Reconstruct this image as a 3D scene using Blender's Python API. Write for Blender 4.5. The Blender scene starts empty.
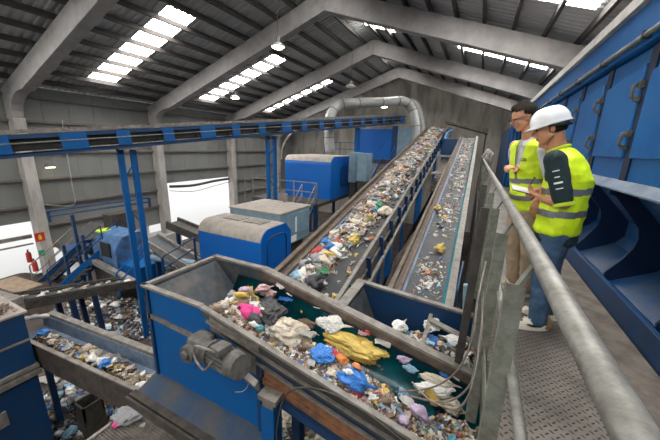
import bpy, bmesh, math, random
from mathutils import Vector, Matrix, noise
random.seed(7)
C = bpy.context.scene.collection
PI = math.pi
V = Vector
# ------------------------------------------------------------------ camera model (also used to survey positions)
F = 293.33
CH = 1.4
CX, CY = 330.0, 220.0
def _n(v): v = V(v); v.normalize(); return v
_yc = _n((150, -70, F)); _ny = (-F*F - 150*(-34))/(-70.0)
_zc = -_n((-34, _ny, F)); _xc = _yc.cross(_zc)
def ray(px, py):
    c = V((px-CX, py-CY, F)); return V((_xc.dot(c), _yc.dot(c), _zc.dot(c)))
def at(px, py, x=None, y=None, z=None):
    r = ray(px, py)
    t = x/r.x if x is not None else (y/r.y if y is not None else (z-CH)/r.z)
    return V((0, 0, CH)) + r*t
def inc(px, py, z0, y0, s):
    r = ray(px, py); t = (z0-s*y0-CH)/(r.z-s*r.y); return r*t+V((0, 0, CH))
cam_d = bpy.data.cameras.new('camera'); cam_d.sensor_width = 36; cam_d.lens = F/660*36; cam_d.clip_start = .02; cam_d.clip_end = 500
cam = bpy.data.objects.new('camera', cam_d); C.objects.link(cam)
right = V((_xc.x, _yc.x, _zc.x)); down = V((_xc.y, _yc.y, _zc.y)); fwd = V((_xc.z, _yc.z, _zc.z))
m = Matrix.Identity(4)
for i in range(3):
    m[i][0] = right[i]; m[i][1] = -down[i]; m[i][2] = -fwd[i]
m.translation = V((0, 0, CH)); cam.matrix_world = m
bpy.context.scene.camera = cam
# ------------------------------------------------------------------ materials
MATS = {}
def mat(name, col, rough=.6, metal=0, col2=None, scale=6, amt=.5, bump=0, bscale=30, stretch=None, detail=6, lo=.4, hi=.65, spec=.5, trans=0):
    if name in MATS: return MATS[name]
    m = bpy.data.materials.new(name); m.use_nodes = True; nt = m.node_tree; N = nt.nodes; L = nt.links
    b = N['Principled BSDF']; b.inputs['Base Color'].default_value = (*col, 1); b.inputs['Roughness'].default_value = rough
    b.inputs['Metallic'].default_value = metal; b.inputs['Specular IOR Level'].default_value = spec
    if trans: b.inputs['Transmission Weight'].default_value = trans
    tc = N.new('ShaderNodeTexCoord'); src = tc.outputs['Object']
    if stretch:
        mp = N.new('ShaderNodeMapping'); mp.inputs['Scale'].default_value = stretch; L.new(src, mp.inputs['Vector']); src = mp.outputs['Vector']
    if col2 is not None:
        no = N.new('ShaderNodeTexNoise'); no.inputs['Scale'].default_value = scale; no.inputs['Detail'].default_value = detail; no.inputs['Roughness'].default_value = .65
        L.new(src, no.inputs['Vector'])
        mr = N.new('ShaderNodeMapRange'); mr.inputs['From Min'].default_value = lo; mr.inputs['From Max'].default_value = hi
        mr.inputs['To Max'].default_value = amt; L.new(no.outputs['Fac'], mr.inputs['Value'])
        mx = N.new('ShaderNodeMix'); mx.data_type = 'RGBA'; mx.inputs['A'].default_value = (*col, 1); mx.inputs['B'].default_value = (*col2, 1)
        L.new(mr.outputs['Result'], mx.inputs['Factor']); L.new(mx.outputs['Result'], b.inputs['Base Color'])
    if bump:
        nb = N.new('ShaderNodeTexNoise'); nb.inputs['Scale'].default_value = bscale; nb.inputs['Detail'].default_value = 5
        L.new(src, nb.inputs['Vector'])
        bu = N.new('ShaderNodeBump'); bu.inputs['Strength'].default_value = bump; bu.inputs['Distance'].default_value = .02
        L.new(nb.outputs['Fac'], bu.inputs['Height']); L.new(bu.outputs['Normal'], b.inputs['Normal'])
    MATS[name] = m; return m
def emis(name, col, s):
    m = bpy.data.materials.new(name); m.use_nodes = True; b = m.node_tree.nodes['Principled BSDF']
    b.inputs['Base Color'].default_value = (*col, 1); b.inputs['Emission Color'].default_value = (*col, 1); b.inputs['Emission Strength'].default_value = s
    MATS[name] = m; return m
# ------------------------------------------------------------------ mesh helpers
def hexa(bm, p):   # 8 points: bottom 4 ccw, top 4 ccw
    v = [bm.verts.new(q) for q in p]
    for f in ((3,2,1,0),(4,5,6,7),(0,1,5,4),(1,2,6,5),(2,3,7,6),(3,0,4,7)): bm.faces.new([v[i] for i in f])
    return v
def box(bm, lo, hi):
    a, b = lo, hi
    return hexa(bm, [(a[0],a[1],a[2]),(b[0],a[1],a[2]),(b[0],b[1],a[2]),(a[0],b[1],a[2]),(a[0],a[1],b[2]),(b[0],a[1],b[2]),(b[0],b[1],b[2]),(a[0],b[1],b[2])])
def beam(bm, p0, p1, w, h, up=(0,0,1)):   # w sideways, h along up
    p0 = V(p0); p1 = V(p1); d = (p1-p0).normalized(); up = V(up)
    s = d.cross(up)
    if s.length < 1e-4: s = d.cross(V((0,1,0)))
    s.normalize(); u = s.cross(d).normalized(); s = s*w/2; u = u*h/2
    return hexa(bm, [p0-s-u, p1-s-u, p1+s-u, p0+s-u, p0-s+u, p1-s+u, p1+s+u, p0+s+u])
def ang(bm, p0, p1, w, t, up=(0,0,1)):   # L section
    p0 = V(p0); p1 = V(p1); d = (p1-p0).normalized(); up = V(up); s = d.cross(up).normalized(); u = s.cross(d).normalized()
    beam(bm, p0+u*(t/2), p1+u*(t/2), w, t, u); beam(bm, p0+s*(w/2-t/2)+u*(w/2), p1+s*(w/2-t/2)+u*(w/2), t, w, u)
def tube(bm, pts, r, n=10, cap=True):
    pts = [V(p) for p in pts]; rings = []; prev = None
    for i, p in enumerate(pts):
        d = (pts[min(i+1, len(pts)-1)]-pts[max(i-1, 0)]).normalized()
        if prev is None:
            a = d.cross(V((0,0,1)));
            if a.length < 1e-3: a = d.cross(V((0,1,0)))
        else: a = prev-d*prev.dot(d)
        a.normalize(); prev = a; b = d.cross(a)
        rr = r[i] if isinstance(r, (list, tuple)) else r
        rings.append([bm.verts.new(p+(a*math.cos(2*PI*k/n)+b*math.sin(2*PI*k/n))*rr) for k in range(n)])
    for i in range(len(rings)-1):
        for k in range(n): bm.faces.new((rings[i][k], rings[i][(k+1)%n], rings[i+1][(k+1)%n], rings[i+1][k]))
    if cap: bm.faces.new(rings[0][::-1]); bm.faces.new(rings[-1])
def prism(bm, poly, axis, a, b):   # poly of 2D points extruded along axis from a to b
    def mk(q, t):
        return {'x': (t, q[0], q[1]), 'y': (q[0], t, q[1]), 'z': (q[0], q[1], t)}[axis]
    A = [bm.verts.new(mk(q, a)) for q in poly]; B = [bm.verts.new(mk(q, b)) for q in poly]; n = len(poly)
    bm.faces.new(A); bm.faces.new(B[::-1])
    for i in range(n): bm.faces.new((A[i], B[i], B[(i+1)%n], A[(i+1)%n]))
def plate(bm, pts, t, nrm=None):   # planar polygon given thickness
    pts = [V(p) for p in pts]
    n = V(nrm) if nrm else (pts[1]-pts[0]).cross(pts[2]-pts[0]).normalized()
    A = [bm.verts.new(p) for p in pts]; B = [bm.verts.new(p-n*t) for p in pts]; k = len(pts)
    bm.faces.new(A); bm.faces.new(B[::-1])
    for i in range(k): bm.faces.new((A[i], B[i], B[(i+1)%k], A[(i+1)%k]))
def spline(pts, n=8):
    pts = [V(p) for p in pts]; out = []
    P = [pts[0]]+pts+[pts[-1]]
    for i in range(1, len(P)-2):
        for k in range(n):
            t = k/n; a, b, c, d = P[i-1], P[i], P[i+1], P[i+2]
            out.append(.5*((2*b)+(-a+c)*t+(2*a-5*b+4*c-d)*t*t+(-a+3*b-3*c+d)*t**3))
    out.append(pts[-1]); return out
def BM(): return bmesh.new()
def finish(name, bm, m, loc=(0,0,0), smooth=False, bevel=0):
    bmesh.ops.recalc_face_normals(bm, faces=bm.faces[:])
    me = bpy.data.meshes.new(name); L = V(loc)
    if L.length: bmesh.ops.translate(bm, verts=bm.verts[:], vec=-L)
    if smooth:
        for f in bm.faces: f.smooth = True
    bm.to_mesh(me); bm.free()
    ms = m if isinstance(m, (list, tuple)) else [m]
    for q in ms: me.materials.append(MATS[q] if isinstance(q, str) else q)
    o = bpy.data.objects.new(name, me); C.objects.link(o)
    if bevel:
        b = o.modifiers.new('bevel', 'BEVEL'); b.width = bevel; b.segments = 2; b.limit_method = 'ANGLE'
    if smooth == 'auto':
        me.set_sharp_from_angle(angle=.7)
    return o
def tag(o, label, cat, group=None, kind=None):
    if label: o['label'] = label
    if cat: o['category'] = cat
    if group: o['group'] = group
    if kind: o['kind'] = kind
    return o
def struct(name, bm, m, **k):
    o = finish(name, bm, m, **k); o['kind'] = 'structure'; return o
def thing(name, label, cat, loc=(0,0,0), group=None):
    o = bpy.data.objects.new(name, None); C.objects.link(o); o.location = loc; o.empty_display_size = .1
    return tag(o, label, cat, group)
def part(name, bm, m, parent, label=None, smooth=False, bevel=0, kind=None):
    L = V(parent.location); p = parent.parent
    while p: L = L+V(p.location); p = p.parent
    o = finish(name, bm, m, loc=L, smooth=smooth, bevel=bevel); o.parent = parent
    if label: o['label'] = label
    if kind: o['kind'] = kind
    return o
def single(name, bm, m, label, cat, loc=(0,0,0), group=None, smooth=False, bevel=0, kind=None):
    o = finish(name, bm, m, loc=loc, smooth=smooth, bevel=bevel); o.location = loc
    return tag(o, label, cat, group, kind)
def copy_tree(o, parent=None):
    c = o.copy(); C.objects.link(c); c.parent = parent
    for ch in [q for q in bpy.data.objects if q.parent == o]: copy_tree(ch, c)
    return c
# ------------------------------------------------------------------ palette
mat('blue_paint', (.0,.082,.27), .5, 0, (.035,.07,.13), 3.0, .3, .05, 40, lo=.5, hi=.8, spec=.3)
mat('blue_dark', (.0,.034,.11), .5, 0, (.02,.035,.06), 4, .6, .08, 40, lo=.4, hi=.75)
mat('navy_gap_shade', (.001,.010,.035), .6)
mat('blue_press', (.0,.115,.36), .32, 0, (.001,.045,.20), 1.3, .6, .06, 25, lo=.45, hi=.7, spec=.35)
mat('ledge_blue', (.15,.20,.27), .55, 0, (.05,.08,.14), 4, .8, .1, 30)
mat('light_blue', (.20,.31,.38), .5, 0, (.12,.17,.21), 3, .5, .03, 30)
mat('white_strip', (.62,.60,.56), .7, 0, (.35,.33,.30), 6, .6, .1)
mat('dust_top', (.36,.32,.28), .9, 0, (.22,.20,.18), 4, .7, .1, 50)
mat('concrete', (.34,.32,.31), .9, 0, (.23,.215,.205), 2.2, .8, .25, 25)
mat('concrete_col', (.40,.375,.35), .9, 0, (.24,.22,.20), 3, .8, .25, 25, stretch=(1,1,.3))
mat('siding', (.19,.195,.185), .75, 0, (.165,.165,.155), 1.2, .7, .05, 20, stretch=(1,1,.4))
mat('girt', (.16,.14,.125), .7, 0, (.09,.08,.07), 4, .6)
mat('purlin', (.065,.056,.05), .8, 0, (.04,.034,.03), 3, .7)
mat('roof_sheet', (.46,.465,.46), .45, .1, (.33,.33,.325), 1, .6)
mat('floor_dirt', (.085,.068,.056), .9, 0, (.035,.03,.026), 1.6, .9, .5, 12)
mat('galv', (.27,.268,.245), .5, .3, (.14,.13,.11), 13, .9, .12, 60, lo=.35, hi=.65)
mat('post_paint', (.20,.215,.175), .7, .1, (.11,.095,.07), 14, .8, .2, 60)
mat('steel_worn', (.26,.235,.205), .6, .35, (.12,.10,.085), 7, .9, .2, 50)
mat('steel_dark', (.075,.068,.06), .65, .3, (.03,.026,.022), 6, .8, .2, 50)
mat('rim_steel', (.25,.235,.21), .6, .3, (.14,.125,.11), 8, .9, .2, 50, stretch=(1,1,1))
mat('rust_channel', (.27,.12,.055), .8, .1, (.10,.05,.03), 8, .9, .2, 50)
mat('brown_frame', (.15,.115,.09), .75, .15, (.07,.055,.045), 6, .9, .2, 50)
mat('belt_grey', (.035,.04,.047), .6, 0, (.075,.075,.075), 3, .6, .15, 60)
mat('belt_teal', (.004,.15,.19), .25, 0, (.01,.04,.05), 5, .5, .03, 40)
mat('blue_machine', (.0,.105,.43), .45, 0, (.03,.10,.25), 3, .3, .03, 40, spec=.3)
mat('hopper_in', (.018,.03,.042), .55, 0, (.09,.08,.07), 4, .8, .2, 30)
mat('motor_grey', (.13,.125,.115), .65, .2, (.06,.055,.05), 12, .9, .15, 60)
mat('black_rubber', (.012,.012,.012), .7)
mat('duct', (.40,.41,.40), .5, .3, (.28,.28,.27), 4, .5)
mat('white_paint', (.8,.8,.78), .5)
mat('red_sign', (.45,.03,.02), .5)
mat('yellow_paint', (.7,.45,.03), .5)
mat('tarp', (.33,.31,.28), .9, 0, (.20,.185,.165), 1.1, .9, .5, 4, stretch=(1.6,1,.35))
mat('board', (.30,.22,.15), .85, 0, (.16,.115,.08), 6, .7)
mat('ground_out', (.7,.68,.64), .9)

mat('collar', (.45, .62, .02), .7)
mat('black_plastic', (.01, .01, .012), .3)
mat('rusty_wall', (.075,.06,.048), .8, .1, (.03,.024,.02), 5, .9, .3, 30)
EXPO = -0.2
# ------------------------------------------------------------------ world and daylight
w = bpy.data.worlds.new('sky'); bpy.context.scene.world = w; w.use_nodes = True
bg = w.node_tree.nodes['Background']; bg.inputs['Color'].default_value = (.93, .96, 1, 1); bg.inputs['Strength'].default_value = 1.9
# ------------------------------------------------------------------ hall: x -17.6..5.3, frames every 6 m, floor 5.4 m below the walkway
FZ = -5.4; XL = -17.75; XR = 5.3; XM = -6.14; YB = 27.2; Y0 = -12.3
def rt(x): return 7.25-.335*abs(x-XM)      # top of the purlin seats
bm = BM(); box(bm, (XL-.3, Y0, FZ-.2), (XR+.3, YB+.3, FZ)); struct('floor', bm, 'floor_dirt')
bm = BM(); box(bm, (XL-40, Y0-30, FZ-.5), (XL-.3, YB+30, FZ-.05)); struct('ground_outside', bm, 'ground_out')
FY = [-6.3, -.3, 5.7, 11.7, 17.7, 23.7]
# roof sheets with real trapezoid ribs, split around the translucent strips
def strip_y(i):
    y0 = -12.3+6*i; return y0+2.25, y0+3.4
def sheet(bm, xa, xb, y0, y1):
    prof = []; y = y0; p = .25
    while y < y1-1e-6:
        for dy, dz in ((0, 0), (.10, 0), (.13, .04), (.22, .04)): 
            if y+dy < y1: prof.append((y+dy, dz))
        y += p
    prof.append((y1, 0))
    A = [[bm.verts.new((x, q[0], rt(x)+.17+q[1]+u)) for q in prof] for x, u in ((xa, 0), (xb, 0), (xb, .05), (xa, .05))]
    for i in range(len(prof)-1):
        bm.faces.new((A[0][i], A[1][i], A[1][i+1], A[0][i+1])); bm.faces.new((A[3][i], A[3][i+1], A[2][i+1], A[2][i]))
bm = BM()
SKL = (-16.3, -10.45); SKR = ((-6.05, -4.5), (-1.5, 2.0))
for i in range(7):
    ya = -12.3+6*i; yb = min(ya+6, YB); s0, s1 = strip_y(i)
    for xa, xb, sks, u0 in ((XL-.4, XM, (SKL,), 0), (XM, XR+.4, SKR, .8)):
        e0, e1 = s0+u0, s1+u0
        sheet(bm, xa, xb, ya, min(e0, yb))
        if e0 < yb:
            q = xa
            for a_, b_ in sks: sheet(bm, q, a_, e0, min(e1, yb)); q = b_
            sheet(bm, q, xb, e0, min(e1, yb))
            if e1 < yb: sheet(bm, xa, xb, e1, yb)
struct('ceiling', bm, 'roof_sheet')
emis('skylight_sheet', (1, .98, .95), 32.0)
wn = 0
for i in range(6):
    s0, s1 = strip_y(i)
    for sk, u0 in ((SKL, 0), (SKR[0], .8), (SKR[1], .8)):
        s0 = strip_y(i)[0]+u0; s1 = strip_y(i)[1]+u0
        wn += 1; bm = BM()
        hexa(bm, [(sk[0], s0, rt(sk[0])+.18), (sk[1], s0, rt(sk[1])+.18), (sk[1], s1, rt(sk[1])+.18), (sk[0], s1, rt(sk[0])+.18),
                  (sk[0], s0, rt(sk[0])+.2), (sk[1], s0, rt(sk[1])+.2), (sk[1], s1, rt(sk[1])+.2), (sk[0], s1, rt(sk[0])+.2)])
        struct('window_%d' % wn, bm, 'skylight_sheet')
# side walls with horizontal girts; openings in the left one
def siding(name, x, spans, sgn=1):
    bm = BM()
    for y0, y1, z0, z1 in spans:
        y = y0
        while y < y1-1e-6:      # vertical ribs
            e = min(y+1.0, y1); box(bm, (x-.06, y, z0), (x, e-.02, z1)); box(bm, (x-.06, e-.02, z0), (x-.015, e, z1)); y = e
    return struct(name, bm, 'siding')
siding('wall_left', XL, [(Y0, -.3, FZ, 3.5), (-.3, 5.7, -2.3, 3.5), (5.7, 11.7, -3.75, 3.5), (11.7, 17.7, -1.25, 3.5), (17.7, YB, FZ, 3.5)])
bm = BM(); box(bm, (XL, Y0-.1, FZ), (-14, Y0, 4)); box(bm, (-4, Y0-.1, FZ), (XR, Y0, 3)); box(bm, (-14, Y0-.1, 0), (-4, Y0, 4)); struct('wall_front', bm, 'siding')  # unseen end wall, added with an opening that lets fill light in
bm = BM(); box(bm, (XR, Y0, FZ), (XR+.1, YB, 3.5)); struct('wall_right', bm, 'siding')
# end gable draped with a dusty tarpaulin look
bm = BM(); nx, nz = 90, 44
g = [[None]*(nz+1) for _ in range(nx+1)]
for i in range(nx+1):
    x = XL+(XR-XL)*i/nx
    for k in range(nz+1):
        zt = rt(x)+.25; z = FZ+(zt-FZ)*k/nz
        d = .35*noise.noise(V((x*1.2, 1.3, z*.3)))+.16*noise.noise(V((x*3.0+z*.3, 4, z*.5)))
        g[i][k] = bm.verts.new((x, YB-.35+d, z))
for i in range(nx):
    for k in range(nz): bm.faces.new((g[i][k], g[i+1][k], g[i+1][k+1], g[i][k+1]))
bmesh.ops.solidify(bm, geom=bm.faces[:], thickness=.03)
struct('wall_back', bm, 'tarp', smooth=True)
# girts
G = 'steel girts of the left wall'
for z in (2.05, .75, -.45, -1.62, -2.6, 3.05):
    for a, b in ((-.3, 5.5), (5.9, 11.5), (11.9, 17.5), (17.9, 23.5)):
        if a > 11 and a < 13 and z < -1.3: continue
        if a < 0 and z < -2.5: continue
        bm = BM(); beam(bm, (XL+.09, a, z), (XL+.09, b, z), .14, .1)
        single('wall_girt', bm, 'girt', 'horizontal dark steel rail fixed to the grey siding of the left wall', 'wall rail', loc=(XL+.09, (a+b)/2, z), group=G)
# portal frames of pale concrete
names = {5.7: 'nearest pale concrete roof frame, at the left with red sign on its column', 11.7: 'second concrete roof frame, meeting its peak at the top middle of the photo',
         17.7: 'third concrete roof frame, just behind the second one', 23.7: 'farthest concrete roof frame, close to the draped end wall'}
for y in FY[2:]:
    t = thing('roof_frame', names[y], 'roof frame', (XM, y, FZ))
    for s in (-1, 1):
        xo = XM+s*11.6
        X = lambda d: xo-s*d
        # haunched rafter outline: outer top, ridge, underside with curve down to the column head
        top = [(xo, 3.25), (XM, rt(XM)-.02)]
        dp = .85 if s < 0 else .74
        bot = [(XM, rt(XM)-.78)]
        x1 = X(1.9); bot.append((x1, rt(x1)-dp))
        for q in range(1, 7):
            a = q/6; xx = x1+(X(.45)-x1)*math.sin(a*PI/2); zz = (rt(x1)-dp)+(2.15-(rt(x1)-dp))*(1-math.cos(a*PI/2)) ; bot.append((xx, zz))
        bot.append((xo, 2.15))
        bm = BM(); prism(bm, top+bot, 'y', y-.2, y+.2)
        part('rafter', bm, 'concrete', t, bevel=.02)
        bm = BM(); box(bm, (min(xo, X(.55)), y-.2, FZ), (max(xo, X(.55)), y+.2, 2.15)); part('column', bm, 'concrete_col', t, bevel=.02)
# purlins: each a line running the length of the hall
xs = []
d = 0.55
while d < 11.3: xs += [XM-d, XM+d]; d += .86
for x in xs:
    bm = BM(); box(bm, (x-.045, -12.3, rt(x)-.02), (x+.045, YB-.3, rt(x)+.16)); 
    L = 'left' if x < XM else 'right'
    single('roof_purlin', bm, 'purlin', 'long dark roof beam running under the %s-hand roof slope' % L, 'roof beam', loc=(x, 8, rt(x)), group='roof beams under the %s slope' % L)
# high-bay lamps
emis('lamp_lit', (1, .9, .62), 22)
def highbay(p, drop, lit, label, r=.26):
    p = V(p); t = thing('pendant_lamp', label, 'lamp', p)
    bm = BM(); tube(bm, [p+V((0,0,.32)), p+V((0,0,drop))], .012, 6); part('rod', bm, 'steel_dark', t)
    bm = BM(); tube(bm, [p+V((0,0,.14)), p+V((0,0,.32))], .08, 12); part('ballast', bm, 'steel_worn', t)
    bm = BM(); tube(bm, [p+V((0,0,.0)), p+V((0,0,.06)), p+V((0,0,.11)), p+V((0,0,.15))], [r, r*.92, r*.6, r*.3], 20); part('lamp_shade', bm, 'duct', t, smooth=True)
    bm = BM(); tube(bm, [p+V((0,0,-.05)), p+V((0,0,0))], [r*.6, r*.9], 20); part('lens', bm, 'lamp_lit' if lit else 'white_paint', t)
highbay(at(278, 47, y=9.5), 1.6, True, 'lit pendant lamp nearest the camera, glowing warm under the second roof frame', .24)
highbay(at(235, 98, y=14), 2.2, True, 'pendant lamp hanging over the left side, between second and third roof frames', .26)
highbay(at(351, 87, y=16.5), 1.7, False, 'unlit white pendant lamp hanging in front of the silver ducts', .3)
highbay(at(384, 107, y=25), 2.5, True, 'lit pendant lamp by the silver ducts at the far end', .3)
highbay(at(580, -6, y=7.5), 1.2, True, 'pendant lamp above the blue press, cut by the top edge of the photo', .26)
for p, q in (((-6, 2, 5.2), 'added unseen fill lamp under the ridge, level with the camera'), ((-6, -5, 5.2), 'added unseen fill lamp under the ridge, well behind the camera'), ((1.5, -4, 4.2), 'added unseen fill lamp behind the camera above the walkway')):
    highbay(p, 1.5, True, q, .26)  # lamps out of view, added to brighten the hall
# ------------------------------------------------------------------ walkway
bm = BM(); box(bm, (.24, -3, -.012), (.86, 22, 0))
mat('checker', (.20,.178,.155), .5, .45, (.10,.088,.076), 3, .9)
def checker_nodes():
    m = MATS['checker']; nt = m.node_tree; N = nt.nodes; L = nt.links; b = N['Principled BSDF']
    tc = N.new('ShaderNodeTexCoord'); sep = N.new('ShaderNodeSeparateXYZ'); L.new(tc.outputs['Object'], sep.inputs[0])
    def mth(op, a, b_=None, c=None):
        n = N.new('ShaderNodeMath'); n.operation = op
        for i, q in enumerate((a, b_, c)):
            if q is None: continue
            if isinstance(q, (int, float)): n.inputs[i].default_value = q
            else: L.new(q, n.inputs[i])
        return n.outputs[0]
    P = .047   # cell; lozenges alternate direction in a chequer
    def cell(o, off=0): return mth('ADD', mth('DIVIDE', o, P), off)
    u = cell(mth('ADD', sep.outputs[0], sep.outputs[1])); v = cell(mth('SUBTRACT', sep.outputs[0], sep.outputs[1]))
    fu = mth('SUBTRACT', mth('FRACT', mth('ADD', u, 100)), .5); fv = mth('SUBTRACT', mth('FRACT', mth('ADD', v, 100)), .5)
    par = mth('MODULO', mth('ADD', mth('FLOOR', mth('ADD', u, 100)), mth('FLOOR', mth('ADD', v, 100))), 2)
    e = lambda a, c: mth('SUBTRACT', 1, mth('ADD', mth('POWER', mth('DIVIDE', mth('ABSOLUTE', a), .42), 2), mth('POWER', mth('DIVIDE', mth('ABSOLUTE', c), .15), 2)))
    e1 = e(fu, fv); e2 = e(fv, fu)
    h = mth('ADD', mth('MULTIPLY', e1, par), mth('MULTIPLY', e2, mth('SUBTRACT', 1, par))); hc = mth('MAXIMUM', mth('MINIMUM', mth('MULTIPLY', h, 2), 1), 0)
    bu = N.new('ShaderNodeBump'); bu.inputs['Strength'].default_value = 1; bu.inputs['Distance'].default_value = .008; L.new(hc, bu.inputs['Height']); L.new(bu.outputs[0], b.inputs['Normal'])
    # studs coloured darker than the plate between them
    old = b.inputs['Base Color'].links[0].from_socket
    mx = N.new('ShaderNodeMix'); mx.data_type = 'RGBA'; L.new(old, mx.inputs['A']); mx.inputs['B'].default_value = (.036,.03,.026, 1)
    L.new(hc, mx.inputs['Factor']); L.new(mx.outputs['Result'], b.inputs['Base Color'])
checker_nodes()
single('walkway_plate', bm, 'checker', 'chequer-plate metal walkway the two men stand on', 'walkway', loc=(.55, 4, 0))
bm = BM(); box(bm, (.86, -3, -.16), (1.24, 22, .004)); mat('dirt_strip', (.16,.135,.115), .9, 0, (.065,.055,.045), 4.5, .9, .4, 30)
single('walkway_kerb_strip', bm, 'dirt_strip', 'dusty flat strip between the chequer-plate walkway and blue press', 'floor strip', loc=(1.05, 4, 0))
bm = BM(); box(bm, (.12, 4.6, -3.2), (.16, 22, -.25)); single('walkway_gap_fill', bm, 'steel_dark', 'added dark panel filling the black gap under the left edge of the walkway', 'panel', loc=(.14, 12, -1))  # dark sheet added to keep the gap below the walkway black
bm = BM(); box(bm, (.22, -3, -.2), (.27, 22, -.012)); box(bm, (.5, -3, -.2), (.56, 22, -.014))
for k in range(5): box(bm, (.27, 1+k*4, -.15), (1.2, 1.1+k*4, -.014)) if False else None
single('walkway_beam', bm, 'steel_dark', 'dark steel channels carrying the walkway under its left edge', 'steel beam')
for y in (-2, 4, 10, 16, 21):
    bm = BM(); beam(bm, (.9, y, FZ), (.9, y, -.16), .15, .15, (0,1,0)); single('walkway_support', bm, 'steel_dark', 'steel post carrying the walkway from the hall floor', 'post', loc=(.9, y, FZ), group='posts under the walkway')
# guard rail
t = thing('guard_rail', 'galvanised pipe handrail with angle posts along the walkway, big in the foreground', 'railing', (.24, 3, 0))
bm = BM(); tube(bm, [(.26, -.8, 1), (.26, 2, 1), (.245, 5, 1), (.22, 9, 1.0), (.16, 24, 1.02)], .031, 20); part('top_rail', bm, 'galv', t, smooth=True)
bm = BM(); tube(bm, [(.245, .6, .5), (.235, 5, .5), (.2, 22, .5)], .02, 12); part('middle_rail', bm, 'galv', t, smooth=True)
bm = BM(); box(bm, (.205, -1, 0), (.212, 22, .1)); part('toe_board', bm, 'post_paint', t)
for y in (1.28, 2.09, 3.0, 4.1, 5.6, 7.5, 9.5, 12, 15, 18, 21):
    bm = BM(); beam(bm, (.2, y-.10, -.5), (.2, y, .89), .066, .008, (0, 1, 0)); beam(bm, (.17, y-.075, -.5), (.17, y+.025, .89), .008, .05, (0, 1, 0)); part('post', bm, 'post_paint', t)
    bm = BM(); beam(bm, (.2, y+.02, .86), (.25, y+.03, .975), .012, .05, (0, 1, 0)); part('bracket', bm, 'post_paint', t)
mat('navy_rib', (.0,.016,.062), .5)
mat('press_dusty', (.0,.055,.18), .45, 0, (.06,.09,.14), 2.5, .8, .1, 30)
# ------------------------------------------------------------------ blue press / container side
t = thing('waste_press', 'huge blue steel press body with riveted bays beside the walkway', 'press', (1.3, 6, 0))
xf = 1.27; BY0 = -1.42; N_B = 13; BW = 1.09; x2 = 2.6
YE = BY0+N_B*BW
bm = BM(); box(bm, (1.25, -2, 0), (1.29, YE, .2)); part('toe_beam', bm, 'blue_dark', t, bevel=.004)
# lower recess profile: back wall slopes in, floor slopes out
bm = BM(); prism(bm, [(1.29, .2), (1.38, .06), (1.46, .055), (1.80, .24), (1.88, .34), (1.88, .54), (1.42, 1.06), (2.6, 1.06), (2.6, -.02), (1.29, -.02)], 'y', -2, YE); part('lower_body', bm, 'press_dusty', t)
bm = BM(); prism(bm, [(1.262, 1.045), (1.262, 1.06), (1.34, 1.14), (1.45, 1.14), (1.45, 1.045)], 'y', -2, YE); part('ledge', bm, 'ledge_blue', t, label='pale dusty ledge running along the press')
bm = BM(); box(bm, (1.56, -2, 1.1), (2.6, YE, 2.78)); part('body', bm, 'blue_dark', t)
for k in range(N_B):
    y0 = BY0+k*BW; 
    # rib plate, a bent boomerang band standing on the sloping floor
    r = [(1.265, 1.045), (1.33, 1.045), (1.45, 1.045), (1.90, .56), (1.90, .33), (1.81, .23), (1.46, .045), (1.40, .06), (1.405, .14), (1.52, .33), (1.575, .45), (1.59, .56), (1.57, .66), (1.33, .97), (1.265, 1.0)]
    bm = BM(); prism(bm, r, 'y', y0-.012, y0+.012); part('rib', bm, 'navy_rib', t)  # ribs face away from the light; that shade is put into their navy
    bm = BM(); box(bm, (1.335, y0-.073, 1.14), (1.57, y0+.073, 2.40)); part('gap_shade_strip', bm, 'navy_gap_shade', t)  # flush near-black strip, paints the shade of the recess between doors
    if y0+BW < YE+.1:
        # door panel with a raised face and chamfered top corner
        a, b = y0+.075, y0+BW-.075
        bm = BM()
        prism(bm, [(a, 1.14), (b, 1.14), (b, 2.40), (a, 2.40)], 'x', 1.35, 1.57)
        part('panel', bm, 'blue_press', t, bevel=.006)
        bm = BM(); pan = [(a+.0, 1.36), (b-.0, 1.36), (b, 2.12), (b-.02, 2.16), (a+.02, 2.26), (a, 2.22)]
        prism(bm, pan, 'x', 1.315, 1.37); dd = part('door', bm, 'blue_press', t, bevel=.012)
        # pull handles on the door edge
        for zz in (1.98, 1.52):
            bm = BM(); yy = a-.01
            tube(bm, spline([(1.33, yy+.02, zz+.085), (1.275, yy+.01, zz+.08), (1.262, yy, zz+.02), (1.265, yy, zz-.03), (1.31, yy, zz-.05)], 5), .014, 8); box(bm, (1.295, yy-.03, zz+.05), (1.335, yy+.035, zz+.115)); box(bm, (1.285, yy-.03, zz-.075), (1.325, yy+.03, zz-.035))
            part('latch', bm, 'motor_grey', dd, smooth='auto')
    # the gap between bays is shaded by its near-black strip
bm = BM(); prism(bm, [(1.27, 2.42), (1.27, 2.82), (1.31, 2.85), (1.5, 2.85), (1.5, 2.42)], 'y', -2, YE); part('top_band', bm, 'blue_press', t)
for z in (2.56,):
    pass
bm = BM(); tube(bm, [(1.235, -2, 2.48), (1.235, YE, 2.48)], .026, 12)
part('side_pipe', bm, 'galv', t, smooth=True)
for k in range(N_B): bm = BM(); box(bm, (1.205, BY0+k*BW-.02, 2.445), (1.275, BY0+k*BW+.02, 2.515)); part('pipe_clip', bm, 'steel_dark', t)
bm = BM(); n = 60; rows = []
for i in range(n+1):
    y = -2+(YE+2)*i/n; j = .012*noise.noise(V((0, y*3, 0)))
    rows.append([bm.verts.new(q) for q in ((1.215+j, y, 2.83+j*2), (1.215+j, y, 2.95+j), (1.36, y, 2.97+j), (1.36, y, 2.84))])
for i in range(n):
    for k in range(4): bm.faces.new((rows[i][k], rows[i][(k+1)%4], rows[i+1][(k+1)%4], rows[i+1][k]))
bm.faces.new(rows[0]); bm.faces.new(rows[-1][::-1])
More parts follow.
